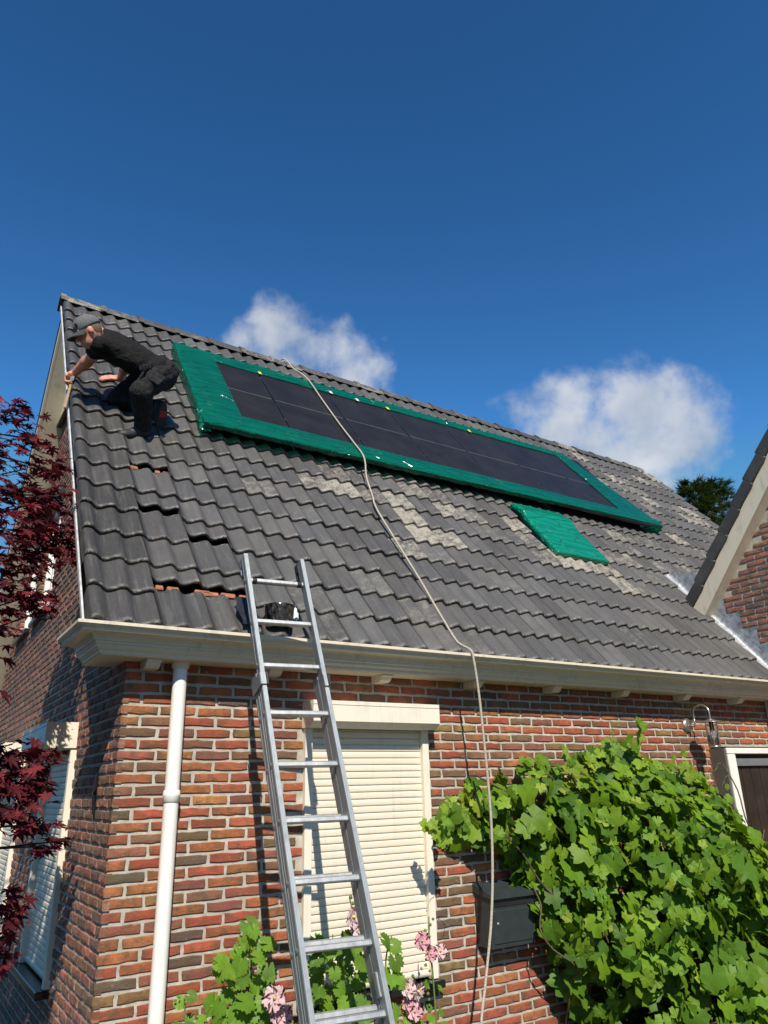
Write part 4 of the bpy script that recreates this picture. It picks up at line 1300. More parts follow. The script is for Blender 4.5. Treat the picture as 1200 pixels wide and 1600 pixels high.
def ray_pt(x, y, h):
    d = px_dir(x, y); p0 = E0 + ND*h
    return CAM_POS + d*((p0-CAM_POS).dot(ND)/d.dot(ND))
def cr(x, y): return (80 + x/5.4545, 470 + y/5.4545)
head = Vector((-.262, 1.150, 5.078)); neck = Vector((-.174, 1.257, 5.160)); shN = Vector((-.170, 1.155, 5.000)); elN = Vector((-.170, 1.43, 5.040)); wrN = Vector((-.259, 1.69, 4.985))
shF = Vector((-.045, 1.415, 5.235)); elF = Vector((.14, 1.574, 5.119)); wrF = Vector((.147, 1.815, 5.125))
pel = Vector((.305, 1.20, 4.930)); hipN = ray_pt(*cr(895, 655), .46); hipF = ray_pt(*cr(865, 600), .36)
knN = ray_pt(*cr(765, 775), .40); anN = ray_pt(*cr(785, 1075), .115); knF = ray_pt(*cr(560, 845), .095); anF = ray_pt(*cr(890, 905), .17)
person = thing('person', 'person in grey cap, black t-shirt and black work trousers kneeling on the roof', 'person', rp(.25, 2.55, .05))
SKIN, n_, b_, o_ = new_mat('skin')
n_.links.new(ramp(n_, pos_noise(n_, 30, 3), [(.3, (.50, .215, .145)), (.7, (.64, .30, .20))]), b_.inputs['Base Color'])
b_.inputs['Roughness'].default_value = .55; b_.inputs['Subsurface Weight'].default_value = .08; b_.inputs['Subsurface Radius'].default_value = (.02, .008, .004)
SHIRT = plain('black_cotton', (.009, .009, .0095), .9, var=.25, nscale=30, bstr=.9, bscale=26, spec=.25, bdist=.02)
TROUS = plain('black_work_cloth', (.019, .019, .0195), .88, var=.35, nscale=25, bstr=1.0, bscale=30, spec=.25, bdist=.022)
# head frame
hf = Vector((-.80, .22, -.56)).normalized()                  # facing direction
hu = Vector((-.12, -.20, 1.0)); hu = (hu - hf*hu.dot(hf)).normalized()
hr = hf.cross(hu).normalized()
hax = (hf, hr, hu)
def hp(f_, r_, u_): return head + hf*f_ + hr*r_ + hu*u_
skin = [ell(hp(-.012, 0, .022), hax, (.098, .077, .102)), ell(hp(.030, 0, -.050), hax, (.062, .056, .068)), cone(hp(.062, 0, -.085), hp(.030, 0, -.075), .026, .04),
        cone(hp(.092, 0, .008), hp(.110, 0, -.026), .010, .015),
        cone(hp(-.03, 0, -.03), neck, .058, .062), cone(neck, (shN+shF)*.5, .062, .09)]
skin += [ell(hp(.086, s_*.030, -.060), hax, (.012, .020, .008)) for s_ in (1, -1)]
skin += [ell(hp(-.010, s_*.078, -.005), hax, (.017, .008, .027)) for s_ in (1, -1)]
skin += [cone(hp(.080, s_*.018, .030), hp(.070, s_*.048, .030), .012, .010) for s_ in (1, -1)]
def hand(W, D, Np, curl, spread=.0, right=1):
    D = D.normalized(); Np = (Np - D*Np.dot(D)).normalized(); S = D.cross(Np)*right
    fs = [rbox(W + D*.048, (D, S, Np), (.048, .040, .016), .014), cone(W - D*.02, W + D*.02, .026, .028)]
    for i, (o_, L) in enumerate(((.031, .9), (.011, 1.0), (-.010, .95), (-.030, .78))):
        p = W + D*.088 + S*o_; d = (D + S*(o_*spread)).normalized(); ang = 0
        for sgl in (.042, .027, .022):
            ang = curl
            d = (d*math.cos(ang) + (Np - d*Np.dot(d)).normalized()*math.sin(ang)).normalized()
            q = p + d*(sgl*L); fs.append(cone(p, q, .0095, .0085)); p = q
    p = W + D*.03 + S*.036; d = (D*.7 + S*.6 + Np*.4).normalized()
    for sgl, c_ in ((.035, .3), (.03, .3)):
        q = p + d*sgl; fs.append(cone(p, q, .012, .0105)); p = q
        d = (d + D*.35 - S*.35 + Np*.2).normalized()
    return fs
grip = Vector((-.290, 1.70, 4.88))
skin += [cone(shN, elN, .058, .047), cone(elN, elN.lerp(wrN, .3), .047, .049), cone(elN.lerp(wrN, .3), wrN, .049, .030)]
skin += hand(wrN, (grip - wrN) + Vector((-.02, 0, -.0)), Vector((.3, -.5, -.5)), .75, right=1)
skin += [cone(shF, elF, .05, .043), cone(elF, elF.lerp(wrF, .3), .043, .042), cone(elF.lerp(wrF, .3), wrF, .042, .028)]
skin += hand(wrF, Vector((-.9, .15, -.1)), -ND, .18, .4, right=-1)
body_f = smin(skin, .016)
tors = [cone(shN, shF, .045, .045), cone((shN+shF)*.5, pel, .07, .08)]
body_f2 = smin([body_f, smin(tors, .05)], .03)
body = sdf_obj('body', body_f2, (-.46, .90, 4.62), (.50, 2.02, 5.34), .0078, SKIN, person)
# shirt
bx_ = (pel-neck).normalized(); by_ = (shN-shF); by_ = (by_ - bx_*by_.dot(bx_)).normalized(); bz_ = bx_.cross(by_)
mid = (shN+shF)*.5
sl = .62
hem = pel + bx_*.02
sh = [ell(mid.lerp(pel, .22), (bx_, by_, bz_), (.20, .185, .125)), ell(mid.lerp(pel, .62), (bx_, by_, bz_), (.22, .172, .128)), ell(hem, (bx_, by_, bz_), (.11, .168, .140)),
      cone(neck.lerp(mid, .30), mid, .066, .11)]
def cut(f, pt, nrm):
    pt, nrm = A3(pt), A3(nrm)
    return lambda P: np.maximum(f(P), (P-pt) @ nrm)
for a_, b_2 in ((shN, elN), (shF, elF)):
    sh.append(cut(cone(a_, a_.lerp(b_2, .95), .076, .066), a_.lerp(b_2, .60), (b_2-a_).normalized()))
shirt_ff = wrinkle(smin(sh, .045), .0065, 38, 1)
sdf_obj('t_shirt', shirt_ff, (-.40, .88, 4.66), (.58, 1.75, 5.44), .010, SHIRT, person)
# trousers
tz = [ell(pel + bx_*.06, (bx_, by_, bz_), (.125, .162, .138)), cone(hipN, knN, .108, .082), cone(knN, knN.lerp(anN, .45), .082, .078), cone(knN.lerp(anN, .45), anN, .074, .066),
      cone(hipF, knF, .105, .080), cone(knF, anF, .076, .066)]
tr_f = wrinkle(smin(tz, .030), .0105, 40, 3)
trousers = sdf_obj('trousers', tr_f, (-.10, .80, 4.30), (.62, 1.85, 5.16), .0105, TROUS, person)
m = MB(); pk = hipN.lerp(knN, .5) + Vector((.03, -.095, .02)); kd = (knN-hipN).normalized(); kx = kd.cross(Vector((0, -1, .3))).normalized()
m.obox(pk, kx, kd, kx.cross(kd), .055, .07, .009, .005); m.build('cargo_pocket', TROUS, trousers)
m = MB()
for i in range(4):
    c_ = ray_pt(*cr(770+i*26, 578-i*6), .555); m.obox(c_, _rt, _up, _fw, .011, .020 + .006*(i % 2), .030, .006)
m.build('tool_pouch', BLACK, trousers)
# shoes
SHOE = plain('black_shoe', (.020, .020, .021), .6, var=.3, nscale=40); SOLE = plain('rubber_sole', (.028, .027, .027), .7, var=.3, nscale=40); REDM = plain('red_sole_patch', (.42, .02, .035), .5)
def shoe(A, toe_dir, up):
    T = toe_dir.normalized(); U = (up - T*up.dot(T)).normalized(); S_ = T.cross(U)
    f = smin([ell(A + T*.02 - U*.045, (T, S_, U), (.095, .046, .055)), ell(A + T*.135 - U*.062, (T, S_, U), (.085, .050, .036)), cone(A + U*.02, A - U*.03, .052, .050)], .03)
    f = cut(f, A - U*.088, -U)
    r = .26
    c_ = A + T*.08
    o = sdf_obj('shoe', f, c_ - Vector((r,)*3), c_ + Vector((r,)*3), .009, SHOE, person)
    sm = MB(); ring = []
    for i in range(24):
        a = 2*math.pi*i/24; xx = math.cos(a); w = .048 + .006*math.sin(xx*2)
        ring.append((A + T*(.075 + .150*xx) + S_*(w*math.sin(a)), xx))
    top_ = [p - U*.082 for p, _ in ring]; bot = [p - U*.112 for p, _ in ring]
    sm.add(top_ + bot, [tuple(range(24))[::-1], tuple(range(24, 48))] + [(i, (i+1) % 24, 24+(i+1) % 24, 24+i) for i in range(24)])
    so = sm.build('sole', SOLE, o)
    pm = MB(); pm.obox(A + T*.035 - U*.1115, T, S_, U, .028, .034, .003, .0012); pm.build('sole_patch', REDM, so)
    return o
shoe(anN + ND*.0, Vector((-.9, -.25, -.30)), ND + Vector((0, 0, .35)))
dshin = (knF-anF).normalized()
shoe(anF, -_up*.95 - _rt*.22 + _fw*.22, -_rt*.75 + _fw*.55)
# laces / badge on the near shoe
m = MB(); c_ = anN + Vector((-.06, -.05, -.0)); m.obox(c_, _rt, _up, _fw, .012, .008, .006, .003); m.build('shoe_tab', STEEL, person)
# cap
CAPM = plain('grey_cap_cloth', (.115, .125, .13), .9, var=.12, nscale=60, bstr=.3, bscale=250)
crown = ell(hp(-.015, 0, .050), hax, (.112, .090, .098))
cf = cut(crown, hp(0, 0, .028), (-hu - hf*.12).normalized())
cap = sdf_obj('cap', cf, head - Vector((.22,)*3), head + Vector((.22, .22, .26)), .008, CAPM, person)
m = MB()
def brim(u, v):
    a = (u-.5)*2.5
    base_ = Vector((.090*math.cos(a), .086*math.sin(a)))
    ext = .095*v*max(0, math.cos(a))**.8
    return hp(base_.x - .012 + ext, base_.y*(1+.05*v), .040 - .030*v - .035*(abs(a)/1.25)**2*.8 + .0)
m.grid(brim, 16, 6); m.grid(lambda u, v: brim(u, v) - hu*.006, 16, 6)
m.build('brim', plain('dark_brim', (.05, .055, .06), .9), cap)
m = MB(); m.lathe(hp(-.015, 0, .146), [(.008, .0), (.006, .004), (0, .005)], 10, hu); m.build('cap_button', CAPM, cap)
m = MB(); lg = hp(.070, -.062, .075) ; m.obox(lg, (hr+hf*.9).normalized(), hu, (hf-hr*.9).normalized(), .011, .012, .004, .002); m.build('cap_badge', BLACK, cap)
# hair at the back, eyes
hair_f = cut(cut(ell(hp(-.014, 0, .022), hax, (.1015, .0805, .104)), hp(-.028, 0, 0), (hf - hu*.35).normalized()), hp(0, 0, -.052), -hu)
sdf_obj('hair', hair_f, head - Vector((.16,)*3), head + Vector((.16,)*3), .0065, plain('grey_brown_hair', (.16, .10, .07), .85, var=.3, nscale=90), person)
for s_ in (1, -1):
    m = MB(); m.lathe(hp(.078, s_*.031, .012), [(0, .008), (.007, .006), (.010, .0)], 10, hf); m.build('eye', plain('eye', (.05, .035, .03), .3), person)
# tool in the near hand
t0, t1 = Vector((-.268, 1.66, 4.93)), ray_pt(*cr(113, 925), .03)
tl = thing('hand_tool', 'flat wooden handle held by the kneeling person at the roof edge', 'tool', t1)
ax_ = (t1-t0).normalized(); sx_ = ax_.cross(_fw).normalized(); c_ = (t0+t1)*.5
m = MB(); m.obox(c_ + ax_*((t1-t0).length*.10), sx_, ax_, sx_.cross(ax_), .011, (t1-t0).length*.36, .008, .004); m.build('handle', plain('pale_wood', (.36, .25, .14), .6, var=.2, nscale=30), tl)
m = MB(); m.obox(t0 + ax_*.01, sx_, ax_, sx_.cross(ax_), .018, .05, .004, .002); m.build('blade', STEEL, tl)

# ================================================================== leaves
def leaf_mesh(name, lobes, depth, base_r, serr, npl, seed, mat, fold=.25, droop=.25, ring=True, pw=1.4):
    """palmate leaf in the xy plane, petiole at the origin, tip along +y, about 1 long"""
    r = random.Random(seed)
    angs = []
    tips = lobes
    P = []
    n = npl
    for i in range(n+1):
        th = -math.pi*.93 + 2*math.pi*.93*i/n
        # radius from lobes
        rad = base_r
        for a, L, w in tips:
            d = abs(th-a)
            rad = max(rad, L*max(0, 1-(d/w)**pw))
        if serr: rad *= 1 + serr*(1 if i % 2 else -1)
        rad *= r.uniform(.95, 1.05)
        P.append((rad*math.sin(th), rad*math.cos(th)))
    def zf(x, y):
        rr = math.hypot(x, y)
        return fold*abs(x)*.6 - droop*(max(0, y)**2)*.5 - droop*.35*rr*rr + .04*math.sin(x*7+seed)*rr
    V = [(0, .0, 0)]
    F = []
    if ring:
        for x, y in P: V.append((x*.55, y*.55, zf(x*.55, y*.55) + r.uniform(-.01, .01)))
        for x, y in P: V.append((x, y, zf(x, y) + r.uniform(-.03, .03)))
        k = len(P)
        for i in range(k-1): F += [(0, 1+i+1, 1+i), (1+i, 1+i+1, 1+k+i+1, 1+k+i)]
    else:
        for x, y in P: V.append((x, y, zf(x, y) + r.uniform(-.03, .03)))
        for i in range(len(P)-1): F.append((0, 2+i, 1+i))
    me = bpy.data.meshes.new(name); me.from_pydata([(a, b-.0, c) for a, b, c in V], [], F)
    me.polygons.foreach_set('use_smooth', [True]*len(F)); me.update(); me.materials.append(mat)
    return me
D2 = RAD
GRAPE = [leaf_mesh('leaf', [(0, .62, D2(48)), (D2(62), .56, D2(44)), (-D2(62), .56, D2(44)), (D2(122), .50, D2(42)), (-D2(122), .50, D2(42))], .7, .40, .06, 24, s, LEAF, .32, .5, True, 2.0 + .3*(s % 3)) for s in range(6)]
ROUND = [leaf_mesh('leaf', [(0, .56, D2(60)), (D2(58), .53, D2(55)), (-D2(58), .53, D2(55)), (D2(118), .48, D2(50)), (-D2(118), .48, D2(50))], .8, .44, .10, 30, 20+s, LEAF, .25, .45) for s in range(4)]
ACER = [leaf_mesh('leaf', [(0, .62, D2(24)), (D2(38), .58, D2(22)), (-D2(38), .58, D2(22)), (D2(78), .47, D2(21)), (-D2(78), .47, D2(21)), (D2(122), .32, D2(20)), (-D2(122), .32, D2(20))], .3, .16, 0, 28, 40+s, RED, .3, .7, False) for s in range(5)]
def leaf_matrix(p, normal, tip, size):
    n = normal.normalized(); t = (tip - n*tip.dot(n)).normalized(); x = t.cross(n)
    return Matrix(((x.x*size, t.x*size, n.x*size, p.x), (x.y*size, t.y*size, n.y*size, p.y), (x.z*size, t.z*size, n.z*size, p.z), (0, 0, 0, 1)))
def place_leaves(parent, items, limit, mat, mat_s, fieldname):
    """items (mesh, matrix, colour, size); largest visible ones become parts"""
    buf = {}
    for i, (me, m, c, s) in enumerate(items):
        x, y, z = to_px(m.translation)
        if not (0 < x < 1200 and 0 < y < 1600): continue
        k = (int(x//9), int(y//9))
        if k not in buf or z < buf[k][0]: buf[k] = (z, i)
    cand = sorted([(items[i][3]/z, i) for z, i in buf.values()], reverse=True)[:limit]
    top = {i for _, i in cand}; rest = []
    for i, (me, m, c, s) in enumerate(items):
        if i in top: mk('leaf', me, mat, parent, m, c)
        else: rest.append((me, m, c))
    if rest:
        o = mk(fieldname, join_pieces(fieldname, rest), mat_s, parent); o['kind'] = 'stuff'

# ================================================================== climbing vine on the wall
rv = random.Random(21)
vine = thing('climbing_vine', 'big leafy green vine bulging from the brick wall beside the door', 'vine', (3.6, -.2, 0))
# outline of the growth on the wall (x, z) and how far it stands out
VP = [(1.93, 1.33), (1.98, 1.50), (2.24, 1.60), (2.50, 1.67), (2.82, 1.77), (3.13, 1.71), (3.45, 1.84), (3.80, 1.90), (4.10, 1.77), (4.55, 1.72), (4.85, 1.52), (5.2, 1.20), (5.6, .95), (6.2, .8), (6.2, -.1), (3.05, -.1), (2.95, .2), (2.80, .50), (2.64, .92), (2.42, 1.20), (2.2, 1.26)]
def edge_dist(x, z):
    best = 9
    for i in range(len(VP)):
        a, b = VP[i], VP[(i+1) % len(VP)]
        if min(a[1], b[1]) < -.05 and max(a[1], b[1]) < .0: continue
        dx, dz = b[0]-a[0], b[1]-a[1]
        t = max(0, min(1, ((x-a[0])*dx+(z-a[1])*dz)/(dx*dx+dz*dz)))
        best = min(best, math.hypot(x-a[0]-t*dx, z-a[1]-t*dz))
    return best
def bulge(x, z):
    d = edge_dist(x, z)
    k = min(1, d/.55)
    full = .30 + .42*min(1, max(0, (x-2.7)/1.6)) + .15*max(0, 1.2-z)
    return .12 + full*math.sin(k*math.pi/2) + .16*mnoise.noise(Vector((x*2.2, z*2.2, 4))) + .07*mnoise.noise(Vector((x*6, z*6, 9)))
GREENS = [(.105, .205, .014), (.13, .235, .015), (.08, .17, .014), (.145, .25, .016), (.07, .15, .016)]
items = []
cnt = 0
tries = 0
while cnt < 2500 and tries < 60000:
    tries += 1
    x = rv.uniform(1.9, 6.2); z = rv.uniform(-.05, 1.95)
    if not in_poly(x, z, VP): continue
    dlim = bulge(x, z)
    lay = rv.random()
    outer = lay > .42
    dep = dlim*(1 - .32*rv.random()) if outer else dlim*rv.uniform(.15, .6)
    p = Vector((x - dep*.50 + .18, -dep, z + rv.uniform(-.03, .03)))
    e = .06
    gx = (bulge(x+e, z)-bulge(x-e, z))/(2*e); gz = (bulge(x, z+e)-bulge(x, z-e))/(2*e)
    nrm = Vector((-gx*.7, -1, -gz*.7)).normalized()
    nrm = (nrm + Vector((0, -.1, .45)) + Vector((rv.gauss(0, .6), rv.gauss(0, .3), rv.gauss(0, .6)))).normalized()
    tip = Vector((rv.gauss(0, .5), -.25, -1 + rv.gauss(0, .35)))
    size = rv.choice([rv.uniform(.07, .12), rv.uniform(.13, .20)])*(1.0 if outer else .85)
    ed = edge_dist(x, z)
    c = rv.choice(GREENS); k = rv.uniform(.8, 1.2)
    young = rv.random() < (.16 + (.30 if (z > 1.45 and ed < .2) or x < 2.35 else 0))
    if young:
        c = rv.choice([(.19, .30, .03), (.24, .32, .035), (.15, .27, .03)]); size *= .75
    col = (c[0]*k, c[1]*k, c[2]*k, 1)
    items.append((rv.choice(GRAPE), leaf_matrix(p, nrm, tip, size), col, size)); cnt += 1
# shoots over the outline
for (x, y, z), n_l in (((3.42, -.42, 1.86), 7), ((1.86, -.30, 1.30), 6), ((1.92, -.34, 1.40), 6), ((4.45, -.30, 1.72), 6), ((3.05, -.42, 1.74), 6), ((4.75, -.35, 1.5), 6), ((3.75, -.45, 1.92), 6)):
    for i in range(n_l):
        p = Vector((x, y, z)) + Vector((rv.gauss(0, .05), rv.gauss(0, .04), rv.gauss(0, .05)))
        c = rv.choice([(.19, .30, .03), (.14, .26, .03)]); s_ = rv.uniform(.05, .09)
        items.append((rv.choice(GRAPE), leaf_matrix(p, Vector((rv.gauss(0, .4), -1, rv.gauss(.4, .3))), Vector((rv.gauss(0, .6), 0, -1)), s_), (*c, 1), s_))
place_leaves(vine, items, 300, LEAF, LEAF_S, 'foliage')
VST = plain('vine_stem', (.10, .075, .04), .85, var=.3, nscale=40)
m = MB()
for i in range(26):
    x = rv.uniform(2.9, 5.8); q = [Vector((x, -.06, 0))]
    tx, tz = rv.uniform(2.3, 5.6), rv.uniform(.9, 1.75)
    for k in range(1, 9):
        t = k/8; q.append(Vector((x+(tx-x)*t + rv.gauss(0, .04), -.06 - .25*math.sin(t*2.6) + rv.gauss(0, .02), tz*t)))
    m.tube(catmull(q, 3), .006, 5)
m.build('stems', VST, vine)
TEND = plain('green_tendril', (.16, .22, .05), .7, var=.2)
for (x, y, z) in ((3.42, -.42, 1.9), (4.7, -.35, 1.62), (4.85, -.32, 1.55), (1.9, -.3, 1.15), (2.0, -.25, 1.05)):
    m = MB(); q = [Vector((x, y, z))]
    d = Vector((rv.gauss(0, .4), -.2, rv.uniform(.2, 1)))
    for k in range(7): q.append(q[-1] + d.normalized()*.022); d = d + Vector((rv.gauss(0, .5), rv.gauss(0, .3), rv.gauss(0, .3)))
    m.tube(catmull(q, 4), .0018, 5); m.build('tendril', TEND, vine)

# ================================================================== hollyhocks and leafy growth at the foot of the wall
STEMG = plain('green_stem', (.12, .19, .05), .7, var=.2)
PINK = [(.88, .55, .60), (.86, .48, .55), (.90, .64, .67), (.90, .70, .70)]
def petal_mesh(seed):
    r = random.Random(seed); V = []; F = []
    for i in range(5):
        for j in range(6):
            u = (i/4-.5)*2; v = j/5
            w = .62*math.sin(.30+v*1.75)
            V.append((u*w + r.uniform(-.02, .02), v*.95 - .12*abs(u)*v + r.uniform(-.03, .03)*v, .55*math.sin(v*1.4)*.55 + .08*math.sin(u*5+v*4)*v))
    for j in range(5):
        for i in range(4): F.append((j*5+i, j*5+i+1, (j+1)*5+i+1, (j+1)*5+i))
    me = bpy.data.meshes.new('petal'); me.from_pydata(V, [], F); me.polygons.foreach_set('use_smooth', [True]*len(F)); me.update(); me.materials.append(PETAL)
    return me
PETALS = [petal_mesh(s) for s in range(4)]
YC = plain('flower_heart', (.60, .55, .18), .7)
def flower(root, p, d, size, col):
    d = d.normalized(); a = d.orthogonal().normalized(); b = d.cross(a)
    first = None
    for i in range(5):
        an = 2*math.pi*i/5 + rv.uniform(-.15, .15)
        t = a*math.cos(an) + b*math.sin(an)
        m_ = leaf_matrix(p, d, t, size)
        k = rv.uniform(.88, 1.1)
        mk('petal', rv.choice(PETALS), PETAL, root, m_, (col[0]*k, col[1]*k, col[2]*k, 1))
    q = MB(); q.lathe(p, [(size*.12, .0), (size*.13, size*.15), (0, size*.5)], 8, d); q.build('flower_heart', YC, root)
def plant(name, label, stems, leaves, flowers, buds, loc):
    t = thing(name, label, 'plant', loc, 'hollyhocks at the foot of the wall')
    for st in stems:
        m = MB(); pts = catmull(st, 5); n = len(pts); m.tube(pts, [.007*(1-.55*i/n) for i in range(n)], 6); m.build('stem', STEMG, t)
    it = []
    for p, s in leaves:
        p = Vector(p); c = rv.choice([(.12, .235, .022), (.145, .265, .025), (.095, .19, .022)]); k = rv.uniform(.85, 1.25)
        m_ = leaf_matrix(p, Vector((rv.gauss(-.1, .35), -1, rv.gauss(.75, .35))), Vector((rv.gauss(0, .6), -.3, -.6 + rv.gauss(0, .4))), s)
        it.append((rv.choice(ROUND), m_, (c[0]*k, c[1]*k, c[2]*k, 1), s))
    for me, m_, c, s in it: mk('leaf', me, LEAF, t, m_, c)
    for p, s in flowers: flower(t, Vector(p), Vector((rv.gauss(-.25, .25), -1, rv.gauss(.1, .25))), s, rv.choice(PINK))
    for p, s in buds:
        q = MB(); q.lathe(Vector(p), [(0, -s), (s*.8, -s*.5), (s, 0), (s*.6, s*.8), (0, s*1.1)], 8, Vector((rv.gauss(0, .3), -.4, 1))); q.build('bud', STEMG, t)
    return t
def wpt(x, y, d): 
    dr = px_dir(x, y); return CAM_POS + dr*((d-CAM_POS.y)/dr.y)
def cluster(pts, d0, d1, sz):
    return [(wpt(x + rv.uniform(-6, 6), y + rv.uniform(-6, 6), rv.uniform(d0, d1)), rv.uniform(*sz)) for x, y in pts]
L1 = [(390, 1450), (388, 1470), (400, 1500), (372, 1530), (350, 1520), (360, 1555), (385, 1565), (410, 1560), (345, 1580), (375, 1592), (400, 1590), (420, 1520), (345, 1500), (335, 1565), (425, 1580), (398, 1540), (365, 1575), (415, 1480), (380, 1510), (440, 1600), (355, 1605), (395, 1610), (340, 1610), (425, 1545), (372, 1490)]
plant('hollyhock', 'leafy hollyhock with one pink bloom left of the ladder foot', [[wpt(400, 1720, -.42), wpt(395, 1600, -.40), wpt(390, 1520, -.38), wpt(392, 1440, -.36)], [wpt(420, 1720, -.45), wpt(430, 1640, -.5), wpt(432, 1575, -.52)]],
      cluster(L1*2, -.50, -.28, (.075, .12)), [(wpt(430, 1560, -.55), .066), (wpt(440, 1585, -.55), .060)], [(wpt(408, 1543, -.5), .010), (wpt(416, 1547, -.5), .009), (wpt(425, 1545, -.5), .010), (wpt(335, 1505, -.4), .008)], (.7, -.4, 0))
plant('hollyhock', 'small pale sprig of leaves beside the white downpipe', [[wpt(300, 1720, -.25), wpt(292, 1640, -.22), wpt(288, 1560, -.2)]],
      cluster([(280, 1570), (298, 1562), (296, 1585), (310, 1590), (285, 1600), (300, 1605), (290, 1615)], -.28, -.15, (.05, .075)), [], [(wpt(274, 1563, -.2), .007), (wpt(280, 1558, -.2), .007)], (.4, -.22, 0))
L2 = [(500, 1500), (515, 1490), (535, 1495), (490, 1525), (520, 1515), (545, 1510), (560, 1500), (500, 1545), (530, 1540), (555, 1535), (575, 1520), (485, 1560), (510, 1570), (540, 1565), (565, 1560), (590, 1550), (535, 1590), (500, 1595), (565, 1590), (595, 1580), (480, 1590), (500, 1475), (545, 1460), (520, 1610), (560, 1612), (600, 1600), (575, 1575), (550, 1480), (483, 1515), (513, 1550)]
plant('hollyhock', 'bushy hollyhock with two pink blooms behind the ladder rungs', [[wpt(560, 1720, -.40), wpt(572, 1600, -.38), wpt(566, 1500, -.36), wpt(552, 1430, -.35), wpt(546, 1402, -.35)], [wpt(520, 1720, -.4), wpt(518, 1560, -.38), wpt(520, 1460, -.36)]],
      cluster(L2*2, -.50, -.22, (.075, .12)), [(wpt(551, 1432, -.38), .068), (wpt(562, 1453, -.38), .066)], [(wpt(548, 1402, -.35), .012), (wpt(552, 1412, -.35), .010), (wpt(560, 1422, -.35), .010)], (1.2, -.38, 0))
plant('hollyhock', 'three stacked round hollyhock leaves in front of the shutter, right of ladder', [[wpt(600, 1720, -.42), wpt(602, 1600, -.38), wpt(603, 1500, -.36), wpt(612, 1462, -.35)]],
      [(wpt(602, 1470, -.40), .10), (wpt(615, 1478, -.37), .10), (wpt(618, 1502, -.40), .11), (wpt(612, 1525, -.40), .12), (wpt(622, 1532, -.36), .10), (wpt(606, 1600, -.36), .1), (wpt(615, 1580, -.36), .09), (wpt(640, 1590, -.34), .09)], [], [], (1.45, -.38, 0))
st = [wpt(690, 1720, -.34), wpt(682, 1600, -.32), wpt(676, 1520, -.31), wpt(671, 1470, -.30), wpt(670, 1432, -.30)]
plant('hollyhock', 'tall slender hollyhock with small pale pink blooms before the shutter edge', [st], cluster([(680, 1590), (695, 1585), (668, 1570), (690, 1545), (665, 1545), (660, 1600), (672, 1540), (700, 1600), (685, 1612)], -.36, -.28, (.04, .06)),
      [(wpt(659, 1470, -.34), .055), (wpt(672, 1490, -.34), .048), (wpt(688, 1487, -.32), .046)],
      [(wpt(670 + rv.uniform(-6, 7), y, -.32), rv.uniform(.008, .011)) for y in range(1436, 1600, 9)], (1.85, -.34, 0))
plant('hollyhock', 'short hollyhock with pale pink blooms just right of the ladder', [[wpt(640, 1720, -.36), wpt(645, 1620, -.34), wpt(646, 1530, -.33)]], cluster([(632, 1570), (645, 1590), (655, 1600), (630, 1600), (640, 1560)], -.36, -.28, (.05, .075)),
      [(wpt(637, 1545, -.36), .056), (wpt(652, 1548, -.36), .056), (wpt(648, 1582, -.36), .052), (wpt(636, 1568, -.35), .042)], [(wpt(645, 1525, -.33), .010)], (1.65, -.34, 0))

# ================================================================== Japanese maple on the left
rm = random.Random(8)
maple = thing('maple_tree', 'dark red Japanese maple reaching in from the left edge', 'tree', (-1.75, .75, 0))
BARK = plain('maple_bark', (.075, .05, .045), .85, var=.3, nscale=30, bstr=.5)
base_ = Vector((-1.75, .75, 0))
m = MB(); trunk_pts = [base_, base_ + Vector((.05, 0, .5)), base_ + Vector((-.03, .05, 1.1)), base_ + Vector((.08, 0, 1.9)), base_ + Vector((.12, .05, 2.8)), base_ + Vector((.2, 0, 3.6))]
m.tube(catmull(trunk_pts, 5), [.075*(1-.8*i/25) for i in range(26)], 10); m.build('trunk', BARK, maple)
def mp(x, y, d): return wpt(x, y, d)
CL = []      # clusters: centre, radii, count
for x, y, d, rx, rz, n in ((12, 650, .75, .13, .06, 34), (38, 640, .8, .09, .05, 22), (20, 690, .7, .20, .10, 60), (55, 690, .8, .13, .05, 34), (75, 735, .85, .12, .05, 34), (40, 735, .7, .16, .07, 46), (15, 770, .6, .18, .12, 80), (50, 790, .65, .20, .10, 100),
                          (88, 775, .8, .10, .06, 36), (30, 830, .5, .22, .12, 120), (75, 825, .65, .16, .10, 86), (112, 828, .75, .06, .05, 16), (20, 880, .45, .18, .12, 90), (60, 870, .55, .16, .09, 80), (95, 850, .7, .10, .06, 36), (15, 930, .4, .16, .10, 70), (45, 935, .5, .14, .07, 46), (72, 955, .55, .05, .05, 14), (5, 985, .35, .08, .06, 18),
                          (25, 1185, .3, .16, .09, 70), (55, 1190, .4, .10, .07, 44), (15, 1230, .2, .15, .10, 66), (50, 1235, .35, .11, .08, 40), (20, 1275, .1, .12, .07, 36), (60, 1290, .35, .10, .05, 28), (85, 1318, .4, .07, .03, 14), (68, 1325, .35, .06, .04, 12), (8, 1420, .1, .08, .07, 26), (12, 1465, .1, .07, .06, 16), (5, 1500, .1, .05, .04, 8)):
    CL.append((mp(x, y, d), rx, rz, n))
for i in range(190):                                              # rest of the crown, out of view, placed to shade the gable shutter
    a = rm.uniform(0, 2*math.pi); rr = rm.uniform(.2, 1.3)
    c = Vector((-1.25 + rr*math.cos(a)*.65, -.15 + rr*math.sin(a)*.75, rm.uniform(1.3, 3.5)))
    if to_px(c)[0] > -70 and to_px(c)[2] > 0: continue
    CL.append((c, .17, .08, 40))
CL = CL
items = []
REDS = [(.085, .012, .018), (.11, .015, .022), (.065, .011, .017), (.15, .022, .030), (.05, .010, .015)]
